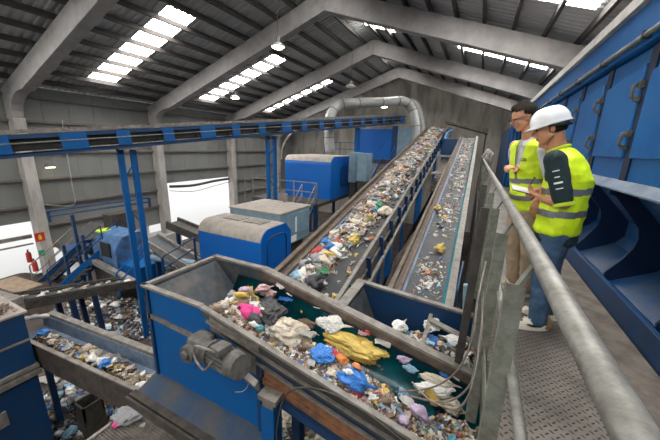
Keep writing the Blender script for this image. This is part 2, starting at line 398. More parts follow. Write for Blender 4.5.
part('top_seal', bm, 'white_strip', t, label='pale fabric strip along the top edge')
bm = BM(); box(bm, (1.3, -2, 2.8), (2.6, YE, 2.84)); part('cover', bm, 'steel_worn', t)
# ------------------------------------------------------------------ far inclined belts
def incline(name, label, p0, p1, wd, left_w, brown, zside=.22):
    p0 = V(p0); p1 = V(p1); d = (p1-p0).normalized(); s = d.cross(V((0,0,1))).normalized(); u = s.cross(d)
    t = thing(name, label, 'conveyor', p0)
    P = lambda a, b, c: p0+d*a+s*b+u*c
    Ln = (p1-p0).length; h = wd/2
    bm = BM(); beam(bm, P(0, 0, -.13), P(Ln, 0, -.13), wd, .02, u); 
    part('belt', bm, 'belt_grey', t)
    bm = BM(); beam(bm, P(0, 0, -.42), P(Ln, 0, -.42), wd*.9, .015, u); part('return_belt', bm, 'belt_grey', t)
    for sg in (-1, 1):
        fm = brown if sg < 0 else 'rim_steel'
        b = sg*(h+left_w[0 if sg < 0 else 1]/2); bw = left_w[0 if sg < 0 else 1]
        bm = BM()
        if bw > .15:
            beam(bm, P(-.05, b-bw*.34, -.02), P(Ln, b-bw*.34, -.02), bw*.32, .05, u); beam(bm, P(-.05, b+bw*.36, -.05), P(Ln, b+bw*.36, -.05), bw*.24, .06, u); beam(bm, P(-.05, b, -.12), P(Ln, b, -.12), bw, .02, u)
        else: beam(bm, P(-.05, b, -.02), P(Ln, b, -.02), bw, .06, u)
        beam(bm, P(-.05, b+sg*(bw*.35), -.13), P(Ln, b+sg*bw*.35, -.13), .02, .22, u)
        beam(bm, P(-.05, b-sg*bw*.35, -.09), P(Ln, b-sg*bw*.35, -.09), .012, .12, u)
        part('side_frame', bm, fm, t)
        bm = BM(); beam(bm, P(0, sg*(h-.02), -.085), P(Ln, sg*(h-.02), -.085), .05, .012, u+s*sg*-.5); part('skirt_strip', bm, 'ledge_blue' if sg < 0 else 'belt_teal', t)
    for q, sg in ((0, -1), (1, 1)):
        bm = BM(); tube(bm, [P(Ln if q else 0, -h, -.26), P(Ln if q else 0, h, -.26)], .15, 16); part('drum', bm, 'steel_worn', t, smooth='auto')
    for k in range(int(Ln/2.2)):
        a = .6+k*2.2; bm = BM(); beam(bm, P(a, -h, -.5), P(a, h, -.5), .06, .06, u); part('cross_bar', bm, 'blue_dark', t)
    return t, P, Ln
ZA = lambda y: -.9+.19*(y-4)
tA, PA, LA = incline('inclined_conveyor', 'wider inclined conveyor on the left, thickly covered with mixed waste, rising to the far end', (-2.28, 3.75, -.9475+.0), (-3.0, 24.2, 2.938), 1.10, (.30, .07), 'brown_frame')
tB, PB, LB = incline('inclined_conveyor', 'narrower inclined conveyor on the right with sparse litter, beside the walkway railing', (-.50, 4.30, -.843), (-.66, 20.3, 2.2), .68, (.20, .12), 'brown_frame')
# blue lattice on the right side of the left belt: lower chord, posts, far handrail
bm = BM()
part_l = [];
for a in range(0, 22):
    y = .5+a*.93; bm = BM(); beam(bm, PA(y, .67, -.02), PA(y+.02, .67, -.5), .09, .05, (0,1,0)); part('side_post', bm, 'blue_dark', tA)
bm = BM(); beam(bm, PA(-.05, .72, -.52), PA(LA, .72, -.52), .07, .06); part('lower_chord', bm, 'rim_steel', tA)
bm = BM(); beam(bm, PA(-.05, .64, -.30), PA(LA, .64, -.30), .03, .05); part('middle_chord', bm, 'steel_worn', tA)
bm = BM(); beam(bm, PA(-.05, -.75, -.5), PA(LA, -.75, -.5), .07, .08); part('lower_chord', bm, 'blue_dark', tA)
for y in (3, 8, 13, 18):
    for s in (-.7, .7):
        p = PA(y, s, -.55); bm = BM(); beam(bm, (p.x, p.y, FZ), p, .14, .14, (0,1,0)); part('leg', bm, 'blue_paint', tA)
    for s in (-.42, .42):
        p = PB(y, s, -.4); 
        if y < 16: bm = BM(); beam(bm, (p.x, p.y, FZ), p, .12, .12, (0,1,0)); part('leg', bm, 'blue_dark', tB)
# maintenance gangway floors between the belts
bm = BM(); beam(bm, PA(9, 1.15, -1.1), PA(LA, 1.15, -1.1), .55, .04); 
single('gangway', bm, 'steel_worn', 'narrow dusty gangway sloping up between the two inclined conveyors', 'gangway')
# ------------------------------------------------------------------ overhead sorting line crossing the hall
oa = ray(0, 145)/F*7+V((0,0,CH)); ob = ray(401, 119)/F*22+V((0,0,CH)); od = (ob-oa).normalized()
oa = oa-od*3.5; OL = (ob-oa).length; os_ = od.cross(V((0,0,1))).normalized(); ou = os_.cross(od)
t = thing('overhead_conveyor', 'long blue overhead conveyor gantry crossing the hall from left edge to far centre', 'conveyor', oa)
PO = lambda a, b, c: oa+od*a+os_*b+ou*c
bm = BM(); beam(bm, PO(0, 0, .27), PO(OL, 0, .27), .75, .02); part('belt', bm, 'belt_grey', t)
for s in (-.4, .4):
    bm = BM(); beam(bm, PO(0, s, .29), PO(OL, s, .29), .03, .085); part('top_rail', bm, 'steel_worn', t)
    bm = BM(); beam(bm, PO(0, s, .17), PO(OL, s, .17), .05, .1); part('side_beam', bm, 'blue_dark', t)
    bm = BM(); beam(bm, PO(0, s, -.27), PO(OL, s, -.27), .06, .07); part('lower_beam', bm, 'blue_dark', t)
    bm = BM(); tube(bm, [PO(0, s*1.12, .02), PO(OL, s*1.12, .02)], .016, 8); part('conduit', bm, 'galv', t)
bm = BM(); beam(bm, PO(0, 0, -.02), PO(OL, 0, -.02), .6, .30); part('return_belt', bm, 'black_rubber', t)
a = .8; k = 0
while a < OL-.3:
    wd = .55 if k % 3 else .9
    bm = BM(); 
    for s in (-.42, .42):
        beam(bm, PO(a, s, 0), PO(a+wd*.62, s, 0), .05, .42); 
    tube(bm, [PO(a+.2, -.4, -.05), PO(a+.2, .4, -.05)], .07, 8)
    part('roller_bracket', bm, 'blue_paint', t)
    bm = BM()
    for j in range(3): tube(bm, [PO(a-.12+j*.05, .44, -.1), PO(a-.12+j*.05, .36, -.1)], .05, 6)
    part('roller', bm, 'black_rubber', t); a += 1.25; k += 1
for f in range(0, 12):
    a = 1+f*1.9
    if a < OL: bm = BM(); beam(bm, PO(a, .4, .30), PO(a, .4, .36), .03, .04); part('stud', bm, 'steel_dark', t)
def solve(px, b=0):   # distance along the gantry whose image column is px (survey only)
    best = None
    for i in range(2000):
        a = OL*i/2000; p = PO(a, b, -.3)-V((0,0,CH)); q = (right.dot(p)/fwd.dot(p))*F+CX
        if fwd.dot(p) > 0 and (best is None or abs(q-px) < best[0]): best = (abs(q-px), a)
    return best[1]
def tower(a, hw, label, leg=.12):
    t = thing('support_tower', label, 'tower', (PO(a, 0, 0).x, PO(a, 0, 0).y, FZ))
    top = PO(a, 0, -.3).z
    for sa in (-hw, hw):
        for sb in (0,):
            p = PO(a+sa, sb, -.3); bm = BM(); beam(bm, (p.x, p.y, FZ), (p.x, p.y, top), leg, leg*1.2, od); part('leg', bm, 'blue_paint', t)
    z = top-.5; k = 0
    while z > FZ+.6:
        for sb in (0,):
            s = 1 if k % 2 else -1
            p = PO(a-hw*s, sb, 0); q = PO(a+hw*s, sb, 0); bm = BM(); beam(bm, (p.x, p.y, z), (q.x, q.y, z-.55), .05, .03); part('brace', bm, 'blue_paint', t)
        z -= 1.35; k += 1
    bm = BM(); p = PO(a-hw-.1, 0, 0); q = PO(a+hw+.1, 0, 0); beam(bm, (p.x, p.y, top-.03), (q.x, q.y, top-.03), .85, .06); part('head_plate', bm, 'steel_worn', t)
tower(solve(126), .17, 'blue lattice tower nearest the camera, left of the front hopper', .13)
tower(solve(271), .2, 'blue lattice tower behind the light blue cabinet')
tower(solve(358), .15, 'farthest blue tower, beside the big blue cabinet at the end')
# ------------------------------------------------------------------ front hopper conveyor, running left to right under the walkway
YF, YK = 2.07, 3.16
zr = lambda x: -.4-.215*max(0, x+2.6)
XE = .75
mat('dirty_blue', (.01,.04,.09), .7, 0, (.07,.06,.05), 3, .9, .2, 30)
t = thing('hopper_conveyor', 'big blue feed hopper with teal belt full of mixed waste, across the foreground', 'conveyor', (-2, 2.6, FZ))
def sideplate(bm, y0, y1, pts): prism(bm, pts, 'y', y0, y1)
# hopper end plates and the blue outer face
bm = BM(); sideplate(bm, YF-.02, YF, [(-3.58, -.42), (-2.6, -.42), (-1.9, -.6), (-1.78, -1.1), (-1.78, -1.78), (-3.58, -1.78)]); part('front_panel', bm, 'blue_paint', t)
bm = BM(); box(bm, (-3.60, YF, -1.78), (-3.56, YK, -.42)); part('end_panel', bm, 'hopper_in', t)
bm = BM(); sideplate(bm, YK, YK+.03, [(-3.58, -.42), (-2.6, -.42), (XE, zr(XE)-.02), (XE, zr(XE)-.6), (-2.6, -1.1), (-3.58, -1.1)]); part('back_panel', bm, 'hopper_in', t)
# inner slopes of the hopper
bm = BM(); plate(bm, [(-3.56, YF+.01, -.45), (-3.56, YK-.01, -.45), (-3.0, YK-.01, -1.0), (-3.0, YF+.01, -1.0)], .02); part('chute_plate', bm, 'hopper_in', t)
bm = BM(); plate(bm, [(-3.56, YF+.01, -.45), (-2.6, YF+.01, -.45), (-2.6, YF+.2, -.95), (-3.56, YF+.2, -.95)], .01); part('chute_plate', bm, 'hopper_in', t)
# flat rims
bm = BM(); beam(bm, (-3.65, YF-.03, -.4), (-2.58, YF-.03, -.4), .07, .035); part('rim', bm, 'rim_steel', t, bevel=.004)
bm = BM(); beam(bm, (-3.62, YF-.06, -.4), (-3.62, YK+.05, -.4), .07, .035); part('rim', bm, 'rim_steel', t, bevel=.004)
bm = BM(); beam(bm, (-3.65, YK+.05, -.4), (-2.58, YK+.06, -.4), .09, .035); part('rim', bm, 'rim_steel', t, bevel=.004)
bm = BM(); beam(bm, (-2.62, YK+.045, -.4), (XE, YK+.045, zr(XE)), .13, .04); part('rim', bm, 'rim_steel', t, bevel=.004)
bm = BM(); beam(bm, (-2.6, YK-.03, -.45), (XE, YK-.03, zr(XE)-.05), .02, .1); part('skirt_board', bm, 'brown_frame', t)
# belt
bm = BM(); n = 12; rows = []
for i in range(n+1):
    x = -3.05+(XE+3.05)*i/n; b0 = -.98+(zr(XE)-.44+.98)*i/n; bt = zr(x)-.13 if x > -2.6 else -.55
    rows.append([bm.verts.new(q) for q in ((x, YF+.04, b0+.03), (x, YF+.25, b0), (x, YF+.62, b0), (x, YF+.80, b0+.10), (x, YK-.05, bt))])
for i in range(n):
    for k in range(4): bm.faces.new((rows[i][k], rows[i+1][k], rows[i+1][k+1], rows[i][k+1]))
bmesh.ops.solidify(bm, geom=bm.faces[:], thickness=.015)
part('belt', bm, 'belt_teal', t, smooth=True)
# front side: rim, rail bars and channel
zz = lambda x, d: zr(x)-d
def fb(x0, x1, y, d, w, h, m, nme): 
    bm = BM(); beam(bm, (x0, y, zz(x0, d)), (x1, y, zz(x1, d)), w, h); part(nme, bm, m, t, bevel=.003)
fb(-2.62, XE, YF-.03, 0, .06, .035, 'rim_steel', 'rim')
fb(-2.58, XE, YF-.015, .075, .02, .11, 'steel_dark', 'side_strip')
fb(-1.78, XE, YF-.005, .26, .02, .26, 'blue_dark', 'side_panel')
fb(-2.5, XE, YF-.05, .13, .035, .02, 'rim_steel', 'side_rail')
fb(-2.3, XE, YF-.03, .19, .02, .03, 'steel_dark', 'side_rail')
fb(-1.95, XE, YF-.05, .25, .035, .022, 'steel_worn', 'side_rail')
fb(-1.72, -.42, YF-.02, .395, .03, .23, 'rust_channel', 'channel')
fb(-1.72, -.42, YF-.045, .40, .03, .02, 'rust_channel', 'channel')
fb(-1.75, XE, YF-.05, .53, .07, .08, 'blue_dark', 'lower_beam')
fb(-.40, XE, YF-.02, .37, .03, .26, 'blue_paint', 'side_panel')
bm = BM(); sideplate(bm, YF-.04, YF-.022, [(-2.46, -.50), (-1.78, -.64), (-1.75, -1.0), (-2.02, -.98), (-2.08, -.72), (-2.46, -.66)]); part('motor_plate', bm, 'steel_worn', t)
bm = BM(); beam(bm, (-3.62, YF-.03, -.82), (-2.75, YF-.03, -.86), .03, .06, (0,0,1)); part('stiffener', bm, 'steel_worn', t)
for x, zt_ in ((-3.575, -.44), (-1.785, -.75)): bm = BM(); beam(bm, (x, YF-.03, -1.78), (x, YF-.03, zt_), .05, .03, (0,1,0)); part('corner_post', bm, 'blue_dark', t)
# sloping skirt under the hopper face and its dirty gutter
bm = BM(); plate(bm, [(-3.62, YF-.02, -1.72), (-3.66, YF-.28, -1.84), (-1.6, YF-.28, -1.84), (-1.6, YF-.02, -1.72)], .02, (0, .2, 1)); part('skirt', bm, 'dirty_blue', t)
bm = BM(); beam(bm, (-3.7, YF-.32, -1.86), (-1.2, YF-.32, -1.86), .09, .05); beam(bm, (-3.7, YF-.40, -1.9), (-1.2, YF-.40, -1.9), .03, .12); part('gutter', bm, 'rusty_wall', t)
# bearing bracket and stub leg
bm = BM(); box(bm, (-1.66, 1.86, -1.08), (-1.44, 2.0, -1.02)); box(bm, (-1.62, 1.88, -1.16), (-1.48, 1.98, -1.08)); part('bearing_bracket', bm, 'steel_worn', t, bevel=.006)
bm = BM(); box(bm, (-1.64, 1.88, -2.6), (-1.48, 2.02, -1.16)); part('leg', bm, 'blue_paint', t)
bm = BM(); hexa(bm, [(-1.84, 1.90, -.98), (-1.68, 1.90, -1.03), (-1.68, 1.94, -1.03), (-1.84, 1.94, -.98), (-1.82, 1.84, -.86), (-1.67, 1.84, -.92), (-1.67, 1.90, -.90), (-1.82, 1.90, -.84)]); part('guard_plate', bm, 'rim_steel', t, label='loose pale dented cover plate')
for x in (-.4, .3):
    bm = BM(); box(bm, (x-.07, 2.2, FZ), (x+.07, 2.34, zr(x)-.5)); part('leg', bm, 'blue_dark', t)
for x, y in ((-3.4, 2.2), (-3.4, 3.0), (-1.9, 3.0)):
    bm = BM(); box(bm, (x-.07, y-.07, FZ), (x+.07, y+.07, -1.7 if x < -3 else -1.2)); part('leg', bm, 'blue_dark', t)
# gear motor: gearbox at left, finned motor to the lower right
mt = thing('gear_motor', None, None, (-2.2, 1.9, -.8)); 
del_keys = [k for k in mt.keys()]
mt.parent = t; mt.location = V((-2.2, 1.9, -.8))-V(t.location)
def mpart(n, bm, m, **k):
    return part(n, bm, m, mt, **k)
bm = BM(); a0 = at(200, 345, y=1.88); a1 = at(248, 371, y=1.72); ax = (a1-a0).normalized()
box(bm, (a0.x-.11, a0.y-.1, a0.z-.14), (a0.x+.12, a0.y+.14, a0.z+.12)); mpart('gearbox', bm, 'motor_grey', bevel=.05)
bm = BM(); tube(bm, [a0+V((-.03,-.08,-.03)), a0+V((-.03,-.16,-.03))], .095, 20); tube(bm, [a0+V((-.03,-.16,-.03)), a0+V((-.03,-.19,-.03))], .05, 14); mpart('gearbox_flange', bm, 'motor_grey', smooth='auto')
bm = BM(); tube(bm, [a0+ax*.08, a0+ax*.30], .10, 20); mpart('coupling', bm, 'motor_grey', smooth='auto')
bm = BM(); tube(bm, [a0+ax*.28, a0+ax*.31], .135, 24); tube(bm, [a0+ax*.31, a0+ax*.62], .105, 24); tube(bm, [a0+ax*.62, a0+ax*.75], [.125, .115], 24)
for k in range(20):
    q = 2*PI*k/20; sidev = ax.cross(V((0,0,1))).normalized(); upv = sidev.cross(ax); o = (sidev*math.cos(q)+upv*math.sin(q))
    beam(bm, a0+ax*.32+o*.112, a0+ax*.62+o*.112, .008, .03, o)
mpart('motor_housing', bm, 'motor_grey', smooth='auto')
bm = BM(); c0 = a0+ax*.46+V((.02, -.04, .14)); beam(bm, c0-ax*.08, c0+ax*.08, .15, .08); mpart('terminal_box', bm, 'motor_grey', bevel=.01)
bm = BM(); tube(bm, spline([c0+V((0,-.06,0)), c0+V((-.1,-.12,.05)), c0+V((-.25,-.1,.0)), c0+V((-.26,-.1,-.14)), c0+V((-.12,-.12,-.2)), c0+V((-.02,-.1,-.08))], 8), .012, 8); mpart('cable', bm, 'steel_worn', smooth=True)
def cable(label, pts, r=.008, m='black_rubber', grp=None, n=8):
    bm = BM(); tube(bm, spline(pts, n), r, 6); return single('hanging_cable', bm, m, label, 'cable', loc=pts[0], smooth=True, group=grp)
cable('dark cable looping over the rust-brown channel of the front conveyor', [(-1.45, 1.9, -1.9), (-1.42, 1.86, -1.3), (-1.30, 1.88, -.85), (-1.0, 1.95, -.74), (-.6, 1.98, -.80), (-.2, 1.99, -.95), (.2, 2.0, -1.05)], .009, 'steel_dark')
cable('thin pale wire hanging down the blue face right of the gear motor', [(-1.96, 2.03, -.85), (-1.9, 2.0, -1.1), (-1.98, 2.0, -1.25), (-2.1, 2.0, -1.32)], .005, 'duct')
cable('thin dark wire hanging down the blue face left of the gear motor', [(-2.56, 2.02, -.85), (-2.66, 2.02, -1.1), (-2.8, 2.02, -1.3)], .004, 'steel_dark')
# ------------------------------------------------------------------ second hopper behind it
t = thing('receiving_hopper', 'smaller blue hopper at the foot of the two inclined belts, behind the front conveyor', 'hopper', (-.6, 3.7, FZ))
zh = lambda x: -.74-.07*(x+1.4)
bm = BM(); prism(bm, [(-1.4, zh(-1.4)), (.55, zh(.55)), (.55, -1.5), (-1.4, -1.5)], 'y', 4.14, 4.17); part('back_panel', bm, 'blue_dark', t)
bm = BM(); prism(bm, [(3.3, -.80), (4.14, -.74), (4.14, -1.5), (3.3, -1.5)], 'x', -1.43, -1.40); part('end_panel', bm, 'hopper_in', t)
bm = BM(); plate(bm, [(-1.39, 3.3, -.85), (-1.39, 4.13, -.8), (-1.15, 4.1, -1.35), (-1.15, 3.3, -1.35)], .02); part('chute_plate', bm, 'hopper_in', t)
bm = BM(); beam(bm, (-1.46, 4.17, zh(-1.4)+.02), (.55, 4.17, zh(.55)+.02), .09, .035); part('rim', bm, 'rim_steel', t)
bm = BM(); beam(bm, (-1.44, 3.28, -.77), (-1.44, 4.2, -.72), .15, .035); part('rim', bm, 'rim_steel', t)
bm = BM(); box(bm, (-1.4, 3.3, -1.52), (.55, 4.14, -1.5)); part('floor_plate', bm, 'belt_grey', t)
bm = BM(); beam(bm, (-.32, 3.3, -1.02), (-.32, 4.14, -.98), .05, .05); part('cross_bar', bm, 'steel_worn', t)
bm = BM(); beam(bm, (-.3, 3.95, -.95), (.5, 3.75, -1.05), .1, .03); part('baffle', bm, 'rim_steel', t)
for x in (-1.3, .45): bm = BM(); box(bm, (x-.06, 3.9, FZ), (x+.06, 4.02, -1.52)); part('leg', bm, 'blue_dark', t)
# ------------------------------------------------------------------ lower conveyor at the left, its near wall battered and brown
t = thing('lower_conveyor', 'low trough conveyor carrying waste at lower left, with dirty brown near wall', 'conveyor', (-6, 2.3, FZ))
n0 = V((-8.5, 1.88, -2.6)); n1 = V((-3.0, 2.37, -2.62)); dd = (n1-n0).normalized(); sy = V((-dd.y, dd.x, 0))
W = .62
def LP(x, s, z): p = n0+dd*((x+8.5)/dd.x); return p+sy*s+V((0,0,z))
bm = BM(); plate(bm, [LP(-8.45,0,0), LP(-3.2,0,0), LP(-3.2,.0,-.62), LP(-8.45,.0,-.5)], .03); part('near_wall', bm, 'rusty_wall', t)
for k in range(7):
    x = -8.3+k*.72; bm = BM(); beam(bm, LP(x,-.02,-.04), LP(x,-.02,-.52), .04, .03, sy); part('wall_rib', bm, 'rusty_wall', t)
bm = BM(); beam(bm, LP(-8.5,-.01,.01), LP(-3.2,-.01,.01), .07, .03); part('rim', bm, 'steel_worn', t)
bm = BM(); plate(bm, [LP(-8.45,W,.03), LP(-3.2,W,.03), LP(-3.2,W-.03,-.3), LP(-8.45,W-.03,-.3)], .02); part('far_wall', bm, 'ledge_blue', t)
bm = BM(); beam(bm, LP(-8.3,W+.06,.06), LP(-3.2,W+.06,.06), .12, .10); part('far_beam', bm, 'rim_steel', t)
bm = BM(); plate(bm, [LP(-8.45,.02,-.26), LP(-3.2,.02,-.26), LP(-3.2,W,-.22), LP(-8.45,W,-.22)], .02, (0,0,1)); part('belt', bm, 'ledge_blue', t)
bm = BM(); tube(bm, spline([LP(-7.9,-.05,.0), LP(-8.35,-.03,.04), LP(-8.55,.2,.05), LP(-8.5,.45,.05), LP(-8.2,.62,.06)], 6), [.05+.015*math.sin(k*2.1) for k in range(25)], 10); part('wrapped_end', bm, 'white_strip', t, label='rounded end wrapped in grey plastic', smooth=True)
for x in (-8, -5.6, -3.5): bm = BM(); p = LP(x,.3,-.3); box(bm, (p.x-.05, p.y-.05, FZ), (p.x+.05, p.y+.05, -2.9)); part('leg', bm, 'blue_dark', t)
# ------------------------------------------------------------------ grating platform at the bottom
t = thing('grating_platform', 'fine steel grating platform at the bottom edge, below the blue hopper face', 'platform', (-3, 1.6, FZ))
bm = BM(); gx0, gx1, gy0, gy1 = -4.22, -1.0, .75, 2.08
x = gx0
while x < gx1: box(bm, (x, gy0, -2.62), (x+.008, gy1, -2.59)); x += .034
y = gy0
while y < gy1: box(bm, (gx0, y, -2.615), (gx1, y+.006, -2.592)); y += .034
part('grating', bm, 'steel_worn', t)
bm = BM(); beam(bm, (gx0-.02, gy0, -2.62), (gx0-.02, gy1+.05, -2.62), .05, .1); part('edge_bar', bm, 'steel_worn', t)
bm = BM(); beam(bm, (gx0, gy1+.03, -2.62), (gx1, gy1+.03, -2.62), .06, .12); part('edge_bar', bm, 'steel_worn', t)
for x, y in ((gx0+.1, gy0+.1), (gx0+.1, gy1), (-1.2, gy1), (-1.2, gy0+.1)): bm = BM(); box(bm, (x-.05, y-.05, FZ), (x+.05, y+.05, -2.63)); part('leg', bm, 'steel_dark', t)
# plain drip tray further down catches what falls through
# ------------------------------------------------------------------ blue machine cut by the left edge
c = at(23, 311, z=-1.8); xb = c.x; yb = c.y
t = thing('machine_housing', 'dark blue machine housing cut by the left edge, debris lying on top', 'machine', (xb-.8, yb-.8, FZ))
bm = BM(); box(bm, (xb-1.6, yb-2, -2.95), (xb, yb, -1.84)); part('upper_body', bm, 'blue_dark', t, bevel=.01)
bm = BM(); box(bm, (xb-1.65, yb-2.02, -1.84), (xb+.04, yb+.04, -1.80)); part('top_plate', bm, 'dust_top', t)
bm = BM(); box(bm, (xb-1.6, yb-2, -3.02), (xb+.06, yb+.02, -2.95)); box(bm, (xb-1.6, yb-2, -3.16), (xb+.09, yb+.03, -3.06)); part('ledge', bm, 'rim_steel', t)
bm = BM(); box(bm, (xb-1.6, yb-2, FZ), (xb, yb-.02, -3.1)); part('lower_body', bm, 'blue_dark', t)
bm = BM(); box(bm, (xb, yb-2, -2.42), (xb+.02, yb, -2.38)); part('stiffener', bm, 'steel_worn', t)
bm = BM(); box(bm, (xb+.0, yb-1.1, -3.9), (xb+.05, yb-.55, -3.6)); part('vent_box', bm, 'rim_steel', t)
# ------------------------------------------------------------------ cabinets and drum housings of the sorting line
def rounded(y0, y1, z0, z1, r, seg=7, both=True):
    pts = [(y1, z0), (y1, z1-r*.7)]
    pts += [(y1-r*.7, z1)] if both else [(y1, z1)]
    pts += [(y0+r-r*math.sin(a*PI/2/seg), z1-r+r*math.cos(a*PI/2/seg)) for a in range(seg+1)]
    pts += [(y0, z0)]
    return pts
ZB = -2.8
a = at(200, 262, z=ZB); b = at(262, 285, z=ZB); c = at(283, 265, z=ZB)
y0 = b.y; y1 = c.y; x0 = at(198, 230, y=y0).x; x1 = b.x; zt = at(232, 213, y=y1-.2).z
t = thing('drum_housing', 'nearest blue housing with rounded dusty top, between hopper and light blue cabinet', 'machine', ((x0+x1)/2, (y0+y1)/2, FZ))
bm = BM(); prism(bm, rounded(y0, y1, ZB, zt, .45), 'x', x0, x1); part('body', bm, 'blue_machine', t, smooth='auto')
bm = BM(); 
sh = rounded(y0-.012, y1+.0, zt-.5, zt+.012, .46); prism(bm, [q for q in sh if q[1] > zt-.42], 'x', x0-.01, x1-.03); part('dusty_top', bm, 'dust_top', t, smooth='auto')
ym = (y0+y1)/2; 
bm = BM(); tube(bm, [V((x1+.012, ym+.5*math.copysign(abs(math.cos(q))**.45, math.cos(q)), (ZB+zt)/2+.02+.55*math.copysign(abs(math.sin(q))**.45, math.sin(q)))) for q in [2*PI*k/28 for k in range(29)]], .022, 6, cap=False); part('door_seam', bm, 'blue_dark', t)
for k in (0, 1):
    bm = BM(); xx = x0+(x1-x0)*(.36+.34*k); box(bm, (xx-.42, y0+.62, zt+.012), (xx+.30, y1-.45, zt+.04)); part('hatch', bm, 'steel_worn', t)
bm = BM(); box(bm, (x0+.2, y0+.2, FZ), (x1-.2, y1-.2, ZB)); part('plinth', bm, 'steel_dark', t)
# light blue cabinet
CT = -1.0; p1 = at(280, 214, z=CT); p1b = at(313, 205, z=CT); p2 = at(232, 206, z=CT)
y0 = p1.y; x1 = p1.x; x0 = p2.x; y1 = p1b.y; zb = at(283, 248, x=x1, ).z
t = thing('cabinet', 'light grey-blue cabinet with dusty flat top, behind the nearest blue housing', 'machine', ((x0+x1)/2, (y0+y1)/2, FZ))
bm = BM(); box(bm, (x0, y0, zb), (x1, y1, CT-.05)); part('body', bm, 'light_blue', t, bevel=.02)
bm = BM(); box(bm, (x0-.04, y0-.04, CT-.05), (x1+.04, y1+.04, CT)); part('top_panel', bm, 'dust_top', t)
bm = BM(); box(bm, (x1-.0, y0+.35, zb+.25), (x1+.03, y1-.15, CT-.15)); part('door', bm, 'light_blue', t, bevel=.12)
bm = BM(); box(bm, (x1+.03, y0+(y1-y0)*.45, CT-.9), (x1+.035, y0+(y1-y0)*.45+.12, CT-.3)); box(bm, (x1+.03, y0+(y1-y0)*.3, CT-1.25), (x1+.035, y0+(y1-y0)*.3+.4, CT-1.0)); part('notice', bm, 'white_paint', t, label='white printed strip and sticker')
bm = BM(); box(bm, (x0+.2, y0+.2, FZ), (x1-.2, y1-.2, zb)); part('plinth', bm, 'steel_dark', t)
bm = BM(); tube(bm, [(x0+1.2, y1-.1, CT), (x0+1.2, y1-.1, CT+.35)], .1, 12); part('vent_cap', bm, 'steel_worn', t)
# deck with the big rounded housing
ZD = -1.6
q1 = at(286, 195, z=ZD); q2 = at(338, 201, z=ZD); q3 = at(349, 191, z=ZD)
y0 = q2.y; y1 = q3.y; x0 = at(285, 175, y=y0).x; x1 = at(334, 175, y=y0).x-.2; zt = at(333, 155, y=y1-.4).z
DK = (x0-1.2, y0-1.6, x1+.02, y1+1.2)
t = thing('machine_deck', 'raised dark steel deck carrying the large rounded blue housing', 'platform', ((x0+x1)/2, (y0+y1)/2, FZ))
bm = BM(); box(bm, (DK[0], DK[1], ZD-.18), (DK[2], DK[3], ZD)); part('deck_plate', bm, 'steel_dark', t)
for x in (DK[0]+.1, (DK[0]+DK[2])/2, DK[2]-.1):
    for y in (DK[1]+.1, DK[3]-.1): bm = BM(); box(bm, (x-.09, y-.09, FZ), (x+.09, y+.09, ZD-.18)); part('leg', bm, 'blue_dark', t)
t = thing('drum_housing', 'large blue housing with rounded top standing on a railed deck, under the silver duct', 'machine', ((x0+x1)/2, (y0+y1)/2, ZD))
bm = BM(); prism(bm, rounded(y0, y1, ZD, zt, .5), 'x', x0, x1); part('body', bm, 'blue_machine', t, smooth='auto')
bm = BM(); prism(bm, [q for q in rounded(y0-.012, y1, ZD, zt+.012, .51) if q[1] > zt-.3], 'x', x0-.01, x1-.03); part('dusty_top', bm, 'dust_top', t, smooth='auto')
bm = BM(); ym = (y0+y1)/2; tube(bm, [V((x1+.012, ym+.6*math.copysign(abs(math.cos(q))**.45, math.cos(q)), (ZD+zt)/2+.6*math.copysign(abs(math.sin(q))**.45, math.sin(q)))) for q in [2*PI*k/24 for k in range(25)]], .03, 6, cap=False); part('door_seam', bm, 'blue_dark', t)
HX, HY, HZ = x1, y0, zt
# railings
def railing(label, pts, h=1.1, m='steel_worn', r=.025, grp=None, step=1.3, base=True):
    t = thing('handrail', label, 'railing', pts[0], grp)
    for q in (h, h*.55): bm = BM(); tube(bm, [V(p)+V((0,0,q)) for p in pts], r, 6); part('rail', bm, m, t)
    for i in range(len(pts)-1):
        a, b = V(pts[i]), V(pts[i+1]); n = max(1, int((b-a).length/step))
        for k in range(n+(1 if i == len(pts)-2 else 0)):
            p = a+(b-a)*k/n; bm = BM(); beam(bm, p, p+V((0,0,h)), r*2, r*2, (0,1,0)); part('post', bm, m, t)
    return t
railing('grey railing along the front of the deck of the large blue housing', [(DK[0]+.05, DK[3]-.1, ZD), (DK[0]+.05, DK[1]+.05, ZD), (DK[2]-.05, DK[1]+.05, ZD)])
def stair(label, p0, p1, wd, n, side, m='blue_dark', rm='steel_worn', rail=True):
    p0, p1 = V(p0), V(p1); side = V(side).normalized()*wd/2
    t = thing('stair', label, 'stairs', p0)
    for s in (-1, 1):
        bm = BM(); beam(bm, p0+side*s, p1+side*s, .04, .2); part('stringer', bm, m, t)
        if rail:
            bm = BM(); tube(bm, [p0+side*s+V((0,0,1)), p1+side*s+V((0,0,1))], .025, 6); tube(bm, [p0+side*s, p0+side*s+V((0,0,1))], .025, 6); tube(bm, [p1+side*s, p1+side*s+V((0,0,1))], .025, 6); part('handrail', bm, rm, t)
            bm = BM(); tube(bm, [p0+side*s+V((0,0,.5)), p1+side*s+V((0,0,.5))], .02, 6); part('middle_rail', bm, rm, t)
    for k in range(n):
        p = p0+(p1-p0)*((k+.5)/n); bm = BM(); dxy = V((p1.x-p0.x, p1.y-p0.y, 0)).normalized()*.12; beam(bm, p-dxy, p+dxy, wd, .03); part('tread', bm, 'steel_dark', t)
    return t
stair('dark steps with sloping rails from the deck down beside the light blue cabinet', (DK[2]-.5, DK[1]-2.3, ZD-2.2), (DK[2]-.5, DK[1], ZD), .8, 9, (1, 0, 0))
